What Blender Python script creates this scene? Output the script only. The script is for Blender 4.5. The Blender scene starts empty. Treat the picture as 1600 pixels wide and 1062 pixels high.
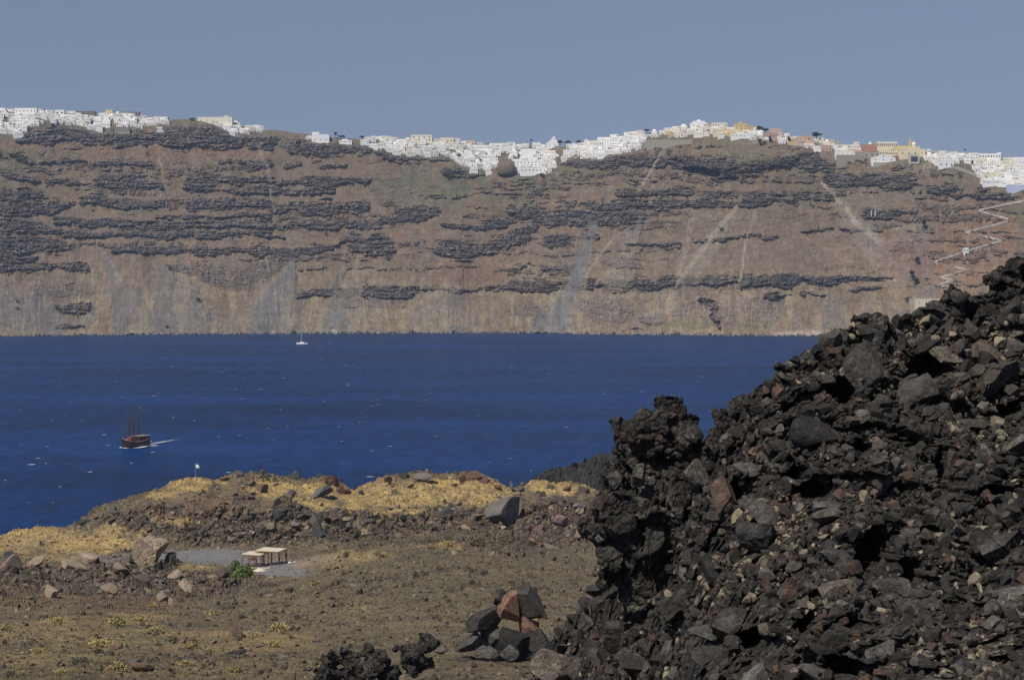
import bpy, bmesh, math, random
import numpy as np
from mathutils import Vector, Matrix

random.seed(7)
RNG = np.random.default_rng(11)
SC = bpy.context.scene
COL = SC.collection
F = 2640.0                      # focal length in photograph pixels (1600 wide)
CAMZ = 90.0
PITCH = math.radians(2.43)
CP, SP = math.cos(PITCH), math.sin(PITCH)

# ------------------------------------------------------------------ helpers
def ray(px, py):
    """horizontal slope and vertical slope (per metre of Y) of the sight line through a pixel"""
    xc = (np.asarray(px, float) - 800.0) / F
    yc = -(np.asarray(py, float) - 531.0) / F
    dy = CP + yc * SP
    dz = -SP + yc * CP
    return xc / dy, dz / dy

def P(px, py, Y):
    a, b = ray(px, py)
    Y = np.asarray(Y, float)
    return np.stack(np.broadcast_arrays(a * Y, Y, CAMZ + b * Y), -1)

def sea_pt(px, py):
    a, b = ray(px, py)
    Y = -CAMZ / b
    return np.array([float(a * Y), float(Y), 0.0])

def interp(x, pts, k=1):
    p = np.array(pts, float)
    return np.interp(x, p[:, 0], p[:, k])

def sstep(a, b, x):
    t = np.clip((x - a) / (b - a), 0, 1)
    return t * t * (3 - 2 * t)

def hsh(ix, iy, iz, seed):
    with np.errstate(over='ignore'):
        h = (ix.astype(np.int64) * 374761393 + iy.astype(np.int64) * 668265263 + iz.astype(np.int64) * 2147483647 + seed * 1274126177) & 0xFFFFFFFF
        h = ((h ^ (h >> 13)) * 1274126177) & 0xFFFFFFFF
        h = ((h ^ (h >> 16)) * 2246822519) & 0xFFFFFFFF
        h = (h ^ (h >> 15)) & 0xFFFFFFFF
    return h.astype(np.float64) / 4294967295.0

def vnoise(p, seed=0):
    """value noise -1..1 at p (N,3)"""
    i = np.floor(p).astype(np.int64)
    f = p - i
    u = f * f * f * (f * (f * 6 - 15) + 10)
    r = np.zeros(len(p))
    for dx in (0, 1):
        wx = u[:, 0] if dx else 1 - u[:, 0]
        for dy in (0, 1):
            wy = u[:, 1] if dy else 1 - u[:, 1]
            for dz in (0, 1):
                wz = u[:, 2] if dz else 1 - u[:, 2]
                r += wx * wy * wz * hsh(i[:, 0] + dx, i[:, 1] + dy, i[:, 2] + dz, seed)
    return r * 2 - 1

ROT = np.array([[0.00, 0.80, 0.60], [-0.80, 0.36, -0.48], [-0.60, -0.48, 0.64]])
def fbm(p, oct=4, seed=0, gain=0.5, ridged=False):
    p = np.asarray(p, float).copy()
    a, s, tot = 1.0, np.zeros(len(p)), 0.0
    for k in range(oct):
        n = vnoise(p, seed + k * 17)
        if ridged:
            n = 1 - 2 * np.abs(n)
        s += a * n
        tot += a
        a *= gain
        p = p @ ROT.T * 2.03 + 3.7
    return s / tot

def v3(a, b, c=0.0):
    a, b = np.broadcast_arrays(np.asarray(a, float), np.asarray(b, float))
    return np.stack([a.ravel(), b.ravel(), np.full(a.size, c)], -1)

def worley(p, seed=0):
    """F1, F2, nearest feature point, nearest cell's two random numbers"""
    i = np.floor(p).astype(np.int64)
    n = len(p)
    f1 = np.full(n, 9.0); f2 = np.full(n, 9.0)
    fp = np.zeros((n, 3)); cid = np.zeros((n, 3), np.int64)
    for dx in (-1, 0, 1):
        for dy in (-1, 0, 1):
            for dz in (-1, 0, 1):
                c = i + np.array([dx, dy, dz])
                q = np.stack([hsh(c[:, 0], c[:, 1], c[:, 2], seed + s) for s in (1, 2, 3)], -1)
                q = c + q
                d = np.linalg.norm(q - p, axis=1)
                m = d < f1
                f2 = np.where(m, f1, np.minimum(f2, d))
                f1 = np.where(m, d, f1)
                fp[m] = q[m]; cid[m] = c[m]
    return f1, f2, fp, cid

def facets(p, cell, seed=0, tilt=0.9, crack=0.5):
    """height field of tilted blocks with cracks between them, in units of the cell size"""
    q = p / cell
    f1, f2, fp, cid = worley(q, seed)
    r = [hsh(cid[:, 0], cid[:, 1], cid[:, 2], seed + 20 + k) * 2 - 1 for k in range(4)]
    g = np.stack(r[:3], -1) * tilt
    h = r[3] * 0.5 + ((q - fp) * g).sum(1)
    return h - crack * (1 - sstep(0.0, 0.14, f2 - f1))

def mesh_np(name, verts, faces, col=None, smooth=False):
    """faces: (N,3) or (N,4) int array; col: (V,3) point colours"""
    me = bpy.data.meshes.new(name)
    verts = np.ascontiguousarray(verts, np.float32)
    faces = np.ascontiguousarray(faces, np.int32)
    k = faces.shape[1]
    me.vertices.add(len(verts)); me.vertices.foreach_set('co', verts.ravel())
    me.loops.add(faces.size); me.loops.foreach_set('vertex_index', faces.ravel())
    me.polygons.add(len(faces))
    me.polygons.foreach_set('loop_start', np.arange(0, faces.size, k, dtype=np.int32))
    me.polygons.foreach_set('use_smooth', np.full(len(faces), smooth, bool))
    if col is not None:
        a = me.attributes.new('Col', 'FLOAT_COLOR', 'POINT')
        c = np.ones((len(verts), 4), np.float32); c[:, :3] = col
        a.data.foreach_set('color', c.ravel())
    me.update(calc_edges=True)
    return me

def grid_faces(nr, nc, flip=False):
    a = np.arange(nr * nc).reshape(nr, nc)
    q = np.stack([a[:-1, :-1], a[:-1, 1:], a[1:, 1:], a[1:, :-1]], -1).reshape(-1, 4)
    return q[:, ::-1] if flip else q

def link(name, me, mat=None, parent=None):
    o = bpy.data.objects.new(name, me)
    COL.objects.link(o)
    if mat is not None:
        me.materials.append(mat)
    if parent is not None:
        o.parent = parent
    return o

def tag(o, label=None, cat=None, group=None, kind=None):
    if label: o['label'] = label
    if cat: o['category'] = cat
    if group: o['group'] = group
    if kind: o['kind'] = kind
    return o

def empty(name, loc, rz=0.0):
    o = bpy.data.objects.new(name, None)
    COL.objects.link(o)
    o.location = loc; o.rotation_euler = (0, 0, rz)
    o.empty_display_size = 0.5
    return o

class MB:
    """collects simple solids into one mesh"""
    def __init__(s): s.v, s.f = [], []
    def add(s, vs, fs):
        b = len(s.v); s.v += [tuple(map(float, v)) for v in vs]; s.f += [tuple(i + b for i in f) for f in fs]
        return s
    def box(s, x0, x1, y0, y1, z0, z1, top=None):
        t = top or 0.0
        vs = [(x0, y0, z0), (x1, y0, z0), (x1, y1, z0), (x0, y1, z0), (x0 + t, y0 + t, z1), (x1 - t, y0 + t, z1), (x1 - t, y1 - t, z1), (x0 + t, y1 - t, z1)]
        return s.add(vs, [(3, 2, 1, 0), (4, 5, 6, 7), (0, 1, 5, 4), (1, 2, 6, 5), (2, 3, 7, 6), (3, 0, 4, 7)])
    def tube(s, a, b, r0, r1=None, n=8):
        r1 = r0 if r1 is None else r1
        a, b = Vector(a), Vector(b)
        d = (b - a).normalized()
        u = d.orthogonal().normalized(); w = d.cross(u)
        vs = []
        for c, r in ((a, r0), (b, r1)):
            vs += [c + (u * math.cos(2 * math.pi * k / n) + w * math.sin(2 * math.pi * k / n)) * r for k in range(n)]
        fs = [(k, (k + 1) % n, n + (k + 1) % n, n + k) for k in range(n)] + [tuple(range(n))[::-1], tuple(range(n, 2 * n))]
        return s.add(vs, fs)
    def lathe(s, c, prof, n=16):
        vs = []
        for r, z in prof:
            vs += [(c[0] + r * math.cos(2 * math.pi * k / n), c[1] + r * math.sin(2 * math.pi * k / n), c[2] + z) for k in range(n)]
        fs = []
        for j in range(len(prof) - 1):
            fs += [(j * n + k, j * n + (k + 1) % n, (j + 1) * n + (k + 1) % n, (j + 1) * n + k) for k in range(n)]
        fs += [tuple(range(n))[::-1], tuple(range((len(prof) - 1) * n, len(prof) * n))]
        return s.add(vs, fs)
    def dome(s, c, r, n=16, m=6, zs=1.0):
        return s.lathe(c, [(r * math.cos(a), r * zs * math.sin(a)) for a in [math.pi / 2 * j / m * 0.985 for j in range(m + 1)]], n)
    def mesh(s, name):
        me = bpy.data.meshes.new(name); me.from_pydata(s.v, [], s.f); me.update(); return me
    def build(s, name, mat, parent=None):
        return link(name, s.mesh(name), mat, parent)

# ------------------------------------------------------------------ materials
def mat_new(name):
    m = bpy.data.materials.new(name); m.use_nodes = True
    nt = m.node_tree; nt.nodes.clear()
    out = nt.nodes.new('ShaderNodeOutputMaterial')
    b = nt.nodes.new('ShaderNodeBsdfPrincipled')
    nt.links.new(b.outputs[0], out.inputs[0])
    b.inputs['Roughness'].default_value = 0.9
    return m, nt, b

def N(nt, typ, **kw):
    n = nt.nodes.new(typ)
    for k, v in kw.items():
        if k in n.inputs: n.inputs[k].default_value = v
        else: setattr(n, k, v)
    return n

def noise_val(nt, coord, scale, detail=4, rough=0.6, lo=0.7, hi=1.3):
    n = N(nt, 'ShaderNodeTexNoise', Scale=scale, Detail=detail, Roughness=rough)
    nt.links.new(coord, n.inputs['Vector'])
    r = N(nt, 'ShaderNodeMapRange')
    r.inputs['From Min'].default_value = 0.3; r.inputs['From Max'].default_value = 0.7
    r.inputs['To Min'].default_value = lo; r.inputs['To Max'].default_value = hi
    nt.links.new(n.outputs[0], r.inputs[0])
    return r.outputs[0], n.outputs[0]

def mul_col(nt, c, f):
    m = N(nt, 'ShaderNodeMix', data_type='RGBA', blend_type='MULTIPLY')
    m.inputs[0].default_value = 1.0
    nt.links.new(c, m.inputs[6]); nt.links.new(f, m.inputs[7])
    return m.outputs[2]

def rocky(name, source, scales, bump=(8.0, 0.3, 0.1), rough=0.92, spec=0.25, cobble=()):
    """source: 'attr' (point colours), 'object' (the object's own colour) or an rgb tuple; scales: [(scale, lo, hi)]"""
    m, nt, b = mat_new(name)
    tc = N(nt, 'ShaderNodeTexCoord')
    if source == 'attr':
        c = N(nt, 'ShaderNodeAttribute', attribute_name='Col').outputs['Color']
        co = tc.outputs['Object']
    elif source == 'object':
        oi = N(nt, 'ShaderNodeObjectInfo')
        c = oi.outputs['Color']
        g = N(nt, 'ShaderNodeNewGeometry')
        co = g.outputs['Position']
    else:
        rgb = N(nt, 'ShaderNodeRGB'); rgb.outputs[0].default_value = (*source, 1); c = rgb.outputs[0]
        co = tc.outputs['Object']
    for s, lo, hi in scales:
        v, _ = noise_val(nt, co, s, 5, 0.65, lo, hi)
        c = mul_col(nt, c, v)
    prev = None
    for s, lo, hi, dist in cobble:                       # angular gravel: each stone its own tone and its own little relief
        wz = N(nt, 'ShaderNodeTexNoise', Scale=s * .8, Detail=2); nt.links.new(co, wz.inputs['Vector'])
        wa = N(nt, 'ShaderNodeVectorMath', operation='MULTIPLY_ADD'); wa.inputs[1].default_value = (.7 / s,) * 3
        nt.links.new(wz.outputs['Color'], wa.inputs[0]); nt.links.new(co, wa.inputs[2])
        vo = N(nt, 'ShaderNodeTexVoronoi', Scale=s); nt.links.new(wa.outputs[0], vo.inputs['Vector'])
        sx = N(nt, 'ShaderNodeSeparateColor'); nt.links.new(vo.outputs['Color'], sx.inputs[0])
        pw = N(nt, 'ShaderNodeMath', operation='POWER'); pw.inputs[1].default_value = 2.0; nt.links.new(sx.outputs[0], pw.inputs[0])
        mr = N(nt, 'ShaderNodeMapRange'); mr.inputs['To Min'].default_value = lo; mr.inputs['To Max'].default_value = hi; nt.links.new(pw.outputs[0], mr.inputs[0])
        c = mul_col(nt, c, mr.outputs[0])
        iv = N(nt, 'ShaderNodeMath', operation='SUBTRACT'); nt.links.new(sx.outputs[1], iv.inputs[0]); nt.links.new(vo.outputs['Distance'], iv.inputs[1])
        bp = N(nt, 'ShaderNodeBump', Strength=1.0, Distance=dist); nt.links.new(iv.outputs[0], bp.inputs['Height'])
        if prev: nt.links.new(prev, bp.inputs['Normal'])
        prev = bp.outputs[0]
    nt.links.new(c, b.inputs['Base Color'])
    if prev: nt.links.new(prev, b.inputs['Normal'])
    b.inputs['Roughness'].default_value = rough
    b.inputs['Specular IOR Level'].default_value = spec
    if bump:
        n = N(nt, 'ShaderNodeTexNoise', Scale=bump[0], Detail=6, Roughness=0.7)
        nt.links.new(co, n.inputs['Vector'])
        bp = N(nt, 'ShaderNodeBump', Strength=bump[1], Distance=bump[2])
        nt.links.new(n.outputs[0], bp.inputs['Height'])
        if prev: nt.links.new(prev, bp.inputs['Normal'])
        nt.links.new(bp.outputs[0], b.inputs['Normal'])
    return m

def plain(name, rgb, rough=0.8, var=0.12, scale=0.4, spec=0.3):
    return rocky(name, rgb, [(scale, 1 - var, 1 + var)], None, rough, spec)

M_cliff = rocky('cliff_rock', 'attr', [(0.10, 0.85, 1.15), (0.5, 0.8, 1.2)], (0.30, 0.8, 1.6), spec=0.1)
M_terrain = rocky('island_soil', 'attr', [(0.5, 0.85, 1.15), (2.4, 0.7, 1.3)], (2.6, 1.0, 0.35), spec=0.15)
M_lava = rocky('lava_ground', 'attr', [(0.9, 0.6, 1.4), (7.0, 0.7, 1.3)], (14.0, 0.8, 0.05), rough=0.85, spec=0.25, cobble=[(5.0, 0.7, 1.7, .06), (14.0, .7, 1.6, .025)])
M_rub = rocky('rubble', 'attr', [(6.0, 0.55, 1.45), (25.0, .6, 1.4)], (14.0, 1.0, 0.05), rough=0.85, spec=0.3)
M_rock = rocky('block', 'object', [(0.9, 0.6, 1.4), (3.5, 0.65, 1.35), (16.0, 0.6, 1.4)], (5.0, 1.0, 0.16), rough=0.85, spec=0.22, cobble=[(7.0, .8, 1.3, .035)])
M_farrock = rocky('boulder', 'object', [(0.6, 0.75, 1.25), (3.0, 0.75, 1.25)], (3.0, 0.8, 0.25), spec=0.2)
M_wall = rocky('limewash', 'object', [(0.25, 0.93, 1.05)], None, 0.85, 0.2)
M_stuffwall = rocky('limewash_mass', 'attr', [(0.25, 0.93, 1.05)], None, 0.85, 0.2)
M_glass = plain('window_dark', (0.05, 0.055, 0.07), 0.4)
M_blue = plain('blue_shutter', (0.06, 0.12, 0.24), 0.6)
M_brown = plain('brown_door', (0.12, 0.07, 0.045), 0.7)
M_wood = plain('rust_brown_post', (0.20, 0.085, 0.05), 0.8, 0.3, 2.0)
M_mat = plain('pale_reed_roof', (0.52, 0.46, 0.34), 0.9, 0.2, 2.5)
M_stone = plain('pale_stone', (0.36, 0.34, 0.31), 0.9, 0.25, 1.5)
M_metal = plain('grey_metal', (0.35, 0.35, 0.36), 0.5)
M_white = plain('white_paint', (0.8, 0.79, 0.76), 0.5, 0.05)
M_hull = plain('dark_timber', (0.045, 0.028, 0.02), 0.5, 0.25, 1.0)
M_deck = plain('deck_timber', (0.32, 0.2, 0.13), 0.7, 0.25, 1.0)
M_rope = plain('rope', (0.10, 0.08, 0.075), 0.9)
M_mast = plain('mast_timber', (0.16, 0.10, 0.075), 0.6)
M_red = plain('red_cloth', (0.25, 0.06, 0.035), 0.8)
M_trunk = plain('bark', (0.09, 0.065, 0.045), 0.9, 0.3, 3.0)
M_leaf = rocky('leaf', 'object', [(0.5, 0.6, 1.4)], None, 0.8, 0.2)
M_path = plain('path_stone', (0.42, 0.385, 0.34), 0.9, 0.45, 0.12)

# ------------------------------------------------------------------ camera, sun, sky, air
cam = bpy.data.cameras.new('camera'); camo = bpy.data.objects.new('camera', cam); COL.objects.link(camo)
camo.location = (0, 0, CAMZ); camo.rotation_euler = (math.pi / 2 - PITCH, 0, 0)
cam.sensor_width = 36.0; cam.lens = F / 1600 * 36.0
cam.clip_start = 0.5; cam.clip_end = 30000
SC.camera = camo

SUN_EL = math.radians(54)
sd = Vector((-0.62, -0.78, 0)).normalized()
sdir = Vector((sd.x * math.cos(SUN_EL), sd.y * math.cos(SUN_EL), math.sin(SUN_EL)))
sun = bpy.data.lights.new('sun', 'SUN'); suno = bpy.data.objects.new('sun', sun); COL.objects.link(suno)
sun.energy = 4.6; sun.angle = math.radians(0.53); sun.color = (1.0, 0.94, 0.85)
suno.rotation_euler = sdir.to_track_quat('Z', 'Y').to_euler()
suno.location = (0, 0, 500)

W = bpy.data.worlds.new('World'); SC.world = W; W.use_nodes = True
nt = W.node_tree; nt.nodes.clear()
sky = nt.nodes.new('ShaderNodeTexSky'); sky.sky_type = 'NISHITA'; sky.sun_disc = False
sky.sun_elevation = SUN_EL; sky.sun_rotation = math.atan2(sd.x, sd.y)
sky.air_density = 1.0; sky.dust_density = 0.3; sky.ozone_density = 4.0; sky.altitude = 0
bg = nt.nodes.new('ShaderNodeBackground'); bg.inputs[1].default_value = 0.065
wo = nt.nodes.new('ShaderNodeOutputWorld')
tcw = N(nt, 'ShaderNodeTexCoord'); mpw = N(nt, 'ShaderNodeMapping'); mpw.inputs['Scale'].default_value = (1, 1, .45); mpw.inputs['Location'].default_value = (0, 0, .13)
nt.links.new(tcw.outputs['Generated'], mpw.inputs['Vector']); nt.links.new(mpw.outputs[0], sky.inputs['Vector'])
tint = N(nt, 'ShaderNodeMix', data_type='RGBA', blend_type='MULTIPLY'); tint.inputs[0].default_value = 1.0; tint.inputs[7].default_value = (1.38, 1.09, 1.03, 1)
nt.links.new(sky.outputs[0], tint.inputs[6]); nt.links.new(tint.outputs[2], bg.inputs[0]); nt.links.new(bg.outputs[0], wo.inputs[0])

hz = MB().box(-2600, 2600, -120, 4200, -8, 420).build('haze', None)
tag(hz, kind='stuff')
hm = bpy.data.materials.new('haze_air'); hm.use_nodes = True
hn = hm.node_tree; hn.nodes.clear()
ho = hn.nodes.new('ShaderNodeOutputMaterial'); pv = hn.nodes.new('ShaderNodeVolumePrincipled')
pv.inputs['Density'].default_value = 0.000062
pv.inputs['Color'].default_value = (0.56, 0.74, 1.0, 1)
pv.inputs['Anisotropy'].default_value = 0.2
hn.links.new(pv.outputs[0], ho.inputs['Volume'])
hz.data.materials.append(hm)

VS = SC.view_settings
VS.view_transform = 'Standard'; VS.look = 'None'; VS.exposure = 0.0; VS.gamma = 1.0; VS.use_curve_mapping = False
CY = SC.cycles
CY.max_bounces = 5; CY.diffuse_bounces = 2; CY.glossy_bounces = 2; CY.transmission_bounces = 2
CY.transparent_max_bounces = 6; CY.volume_bounces = 0
CY.use_adaptive_sampling = True; CY.adaptive_threshold = 0.015
CY.use_denoising = True; CY.denoising_input_passes = 'RGB_ALBEDO_NORMAL'; CY.denoising_prefilter = 'ACCURATE'
CY.caustics_reflective = False; CY.caustics_refractive = False

# ------------------------------------------------------------------ sea
m, nt_, b = mat_new('sea_water')
g = N(nt_, 'ShaderNodeNewGeometry')
def mapped(scale):
    mp = N(nt_, 'ShaderNodeMapping'); mp.inputs['Scale'].default_value = scale
    nt_.links.new(g.outputs['Position'], mp.inputs['Vector']); return mp.outputs[0]
c1 = N(nt_, 'ShaderNodeRGB'); c1.outputs[0].default_value = (0.0020, 0.0245, 0.098, 1)
v, _ = noise_val(nt_, mapped((0.0025, 0.008, 1)), 1.0, 6, 0.65, 0.6, 1.4)
c = mul_col(nt_, c1.outputs[0], v)
v, _ = noise_val(nt_, mapped((0.10, 0.035, 1)), 1.0, 6, 0.75, 0.6, 1.4)
c = mul_col(nt_, c, v)
# whitecaps: small breaking crests in scattered cells, torn by noise
def caps(cell, dens, rad, seed):
    mp = N(nt_, 'ShaderNodeMapping'); mp.inputs['Scale'].default_value = (1 / (cell * 1.5), 1 / cell, 1); mp.inputs['Location'].default_value = (seed, seed * 1.7, 0)
    nz = N(nt_, 'ShaderNodeTexNoise', Scale=0.35, Detail=3)
    nt_.links.new(g.outputs['Position'], nz.inputs['Vector'])
    ad = N(nt_, 'ShaderNodeVectorMath', operation='MULTIPLY_ADD')
    ad.inputs[1].default_value = (2.5, 2.5, 0)
    nt_.links.new(nz.outputs['Color'], ad.inputs[0]); nt_.links.new(g.outputs['Position'], ad.inputs[2])
    nt_.links.new(ad.outputs[0], mp.inputs['Vector'])
    vo = N(nt_, 'ShaderNodeTexVoronoi', voronoi_dimensions='2D', Scale=1.0)
    nt_.links.new(mp.outputs[0], vo.inputs['Vector'])
    sx = N(nt_, 'ShaderNodeSeparateColor'); nt_.links.new(vo.outputs['Color'], sx.inputs[0])
    gate = N(nt_, 'ShaderNodeMath', operation='LESS_THAN'); gate.inputs[1].default_value = dens
    nt_.links.new(sx.outputs[0], gate.inputs[0])
    rr = N(nt_, 'ShaderNodeMath', operation='MULTIPLY_ADD'); rr.inputs[1].default_value = rad; rr.inputs[2].default_value = rad * 0.25
    nt_.links.new(sx.outputs[1], rr.inputs[0])
    lt = N(nt_, 'ShaderNodeMath', operation='SUBTRACT'); nt_.links.new(rr.outputs[0], lt.inputs[0]); nt_.links.new(vo.outputs['Distance'], lt.inputs[1])
    sm = N(nt_, 'ShaderNodeMapRange'); sm.inputs['From Max'].default_value = rad * 0.3
    nt_.links.new(lt.outputs[0], sm.inputs[0])
    mu = N(nt_, 'ShaderNodeMath', operation='MULTIPLY'); nt_.links.new(sm.outputs[0], mu.inputs[0]); nt_.links.new(gate.outputs[0], mu.inputs[1])
    return mu.outputs[0]
mx = N(nt_, 'ShaderNodeMath', operation='MAXIMUM')
nt_.links.new(caps(21.0, 0.13, 0.048, 3.0), mx.inputs[0]); nt_.links.new(caps(6.5, 0.05, 0.085, 11.0), mx.inputs[1])
mixc = N(nt_, 'ShaderNodeMix', data_type='RGBA')
nt_.links.new(mx.outputs[0], mixc.inputs[0]); nt_.links.new(c, mixc.inputs[6]); mixc.inputs[7].default_value = (0.55, 0.57, 0.6, 1)
nt_.links.new(mixc.outputs[2], b.inputs['Base Color'])
b.inputs['IOR'].default_value = 1.33; b.inputs['Roughness'].default_value = 0.35; b.inputs['Specular IOR Level'].default_value = 0.09
n1 = N(nt_, 'ShaderNodeTexNoise', Scale=1.0, Detail=6, Roughness=0.65); nt_.links.new(mapped((0.10, 0.22, 1)), n1.inputs['Vector'])
bp = N(nt_, 'ShaderNodeBump', Strength=1.0, Distance=2.2); nt_.links.new(n1.outputs[0], bp.inputs['Height']); nt_.links.new(bp.outputs[0], b.inputs['Normal'])
M_sea = m
sea = link('sea', mesh_np('sea', np.array([[-9000, -3000, 0], [9000, -3000, 0], [9000, 15000, 0], [-9000, 15000, 0]]), np.array([[0, 1, 2, 3]])), M_sea)
tag(sea, kind='structure')

# ------------------------------------------------------------------ the caldera wall
GROUND = [(-600, 168), (0, 175), (60, 177), (100, 180), (160, 182), (210, 182), (240, 187), (262, 188), (290, 186), (308, 188), (352, 190), (365, 194), (385, 199), (410, 203), (440, 204), (470, 209), (500, 215), (560, 217), (600, 218), (650, 221), (700, 223), (745, 227), (800, 228), (840, 228), (880, 230), (905, 227), (930, 221), (950, 218), (980, 213), (1000, 210), (1045, 204), (1080, 199), (1150, 201), (1200, 209), (1240, 217), (1290, 223), (1340, 231), (1400, 234), (1440, 237), (1480, 243), (1530, 247), (1600, 251), (2200, 300)]
SHORE = [(-600, 532), (0, 526), (100, 524), (400, 521.5), (800, 520), (905, 521), (960, 524), (1000, 522.5), (1200, 525), (1280, 524), (1600, 528), (2200, 540)]
TOWNLOW = [(-600, 205), (0, 210), (30, 213), (48, 198), (80, 194), (128, 197), (140, 206), (165, 207), (172, 196), (182, 196), (185, 205), (205, 200), (225, 200), (255, 206), (262, 196), (330, 194), (352, 206), (365, 211), (410, 211), (470, 212), (490, 222), (520, 222), (560, 226), (590, 233), (640, 244), (700, 247), (712, 256), (745, 270), (765, 271), (790, 252), (806, 252), (808, 270), (862, 272), (872, 262), (880, 250), (900, 247), (925, 248), (968, 240), (1000, 234), (1012, 222), (1080, 214), (1130, 212), (1190, 220), (1240, 226), (1300, 240), (1360, 248), (1400, 250), (1440, 252), (1490, 262), (1520, 268), (1535, 288), (1580, 296), (1600, 294), (2200, 330)]
cols = np.concatenate([np.arange(-600, -20, 8.0), np.arange(-20, 1620, 1.0), np.arange(1620, 2201, 8.0)])
NRW = 340
vv = np.linspace(0, 1, NRW)
def smooth_pts(x, pts, sig, k=1):
    xs = np.arange(x.min() - 4 * sig, x.max() + 4 * sig, 1.0)
    y = interp(xs, pts, k)
    w = np.exp(-0.5 * (np.arange(-3 * int(sig), 3 * int(sig) + 1) / sig) ** 2); w /= w.sum()
    y = np.convolve(np.pad(y, 3 * int(sig), mode='edge'), w, 'valid')
    return np.interp(x, xs, y)
gr_ = smooth_pts(cols, GROUND, 5)
sh_ = smooth_pts(cols, SHORE, 40)
PXg, V = np.meshgrid(cols, vv)
PYg = sh_[None, :] + (gr_ - sh_)[None, :] * V
_, t_ = ray(PXg, PYg)
cot = np.interp(V, [0, 0.12, 0.35, 0.6, 0.8, 1.0], [1.15, 1.1, 1.0, 0.85, 0.75, 0.9])
tl = interp(cols, TOWNLOW)
town_zone = sstep(6, -2, PYg - tl[None, :])
cot = cot + 0.8 * sstep(14, -14, PYg - smooth_pts(cols, TOWNLOW, 14)[None, :])
Yc = np.zeros_like(PYg)
Yc[0] = -CAMZ / t_[0]
for k in range(1, NRW):
    cc = cot[k]
    Yc[k] = Yc[k - 1] * (1 - cc * t_[k - 1]) / (1 - cc * t_[k])
pxf, pyf = PXg.ravel(), PYg.ravel()
wx = 9.0 * fbm(v3(pxf * 0.045, pyf * 0.06, 1.0), 5, 21, .6)
wy = 7.5 * fbm(v3(pxf * 0.035, pyf * 0.045, 5.0), 6, 22, .62)
wxl = 9.0 * fbm(v3(pxf * 0.03, pyf * 0.03, 2.0), 3, 23)
X_, Y_ = pxf + wx, pyf + wy

def strokes(lst, X, Yp, base, soft=0.45):
    """soft mask of tapered polylines [(x, y, half-thickness), ...]"""
    m = np.zeros(len(X))
    for st, s in lst:
        p = np.array(st, float)
        x0, x1 = p[:, 0].min() - 25, p[:, 0].max() + 25
        y0, y1 = (p[:, 1] - p[:, 2]).min() - 20, (p[:, 1] + p[:, 2]).max() + 20
        idx = np.nonzero((X > x0) & (X < x1) & (Yp > y0) & (Yp < y1))[0]
        if not len(idx): continue
        qx, qy = X[idx], Yp[idx]
        best = np.full(len(idx), 9.0)
        for a, c in zip(p[:-1], p[1:]):
            d = c[:2] - a[:2]
            t = np.clip(((qx - a[0]) * d[0] + (qy - a[1]) * d[1]) / (d @ d), 0, 1)
            h = a[2] + (c[2] - a[2]) * t
            ex, ey = qx - a[0] - d[0] * t, qy - a[1] - d[1] * t
            best = np.minimum(best, np.hypot(ex, ey) / np.maximum(h, 0.5))
        m[idx] = np.maximum(m[idx], s * sstep(1 + soft, 1 - soft, best))
    return m

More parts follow.
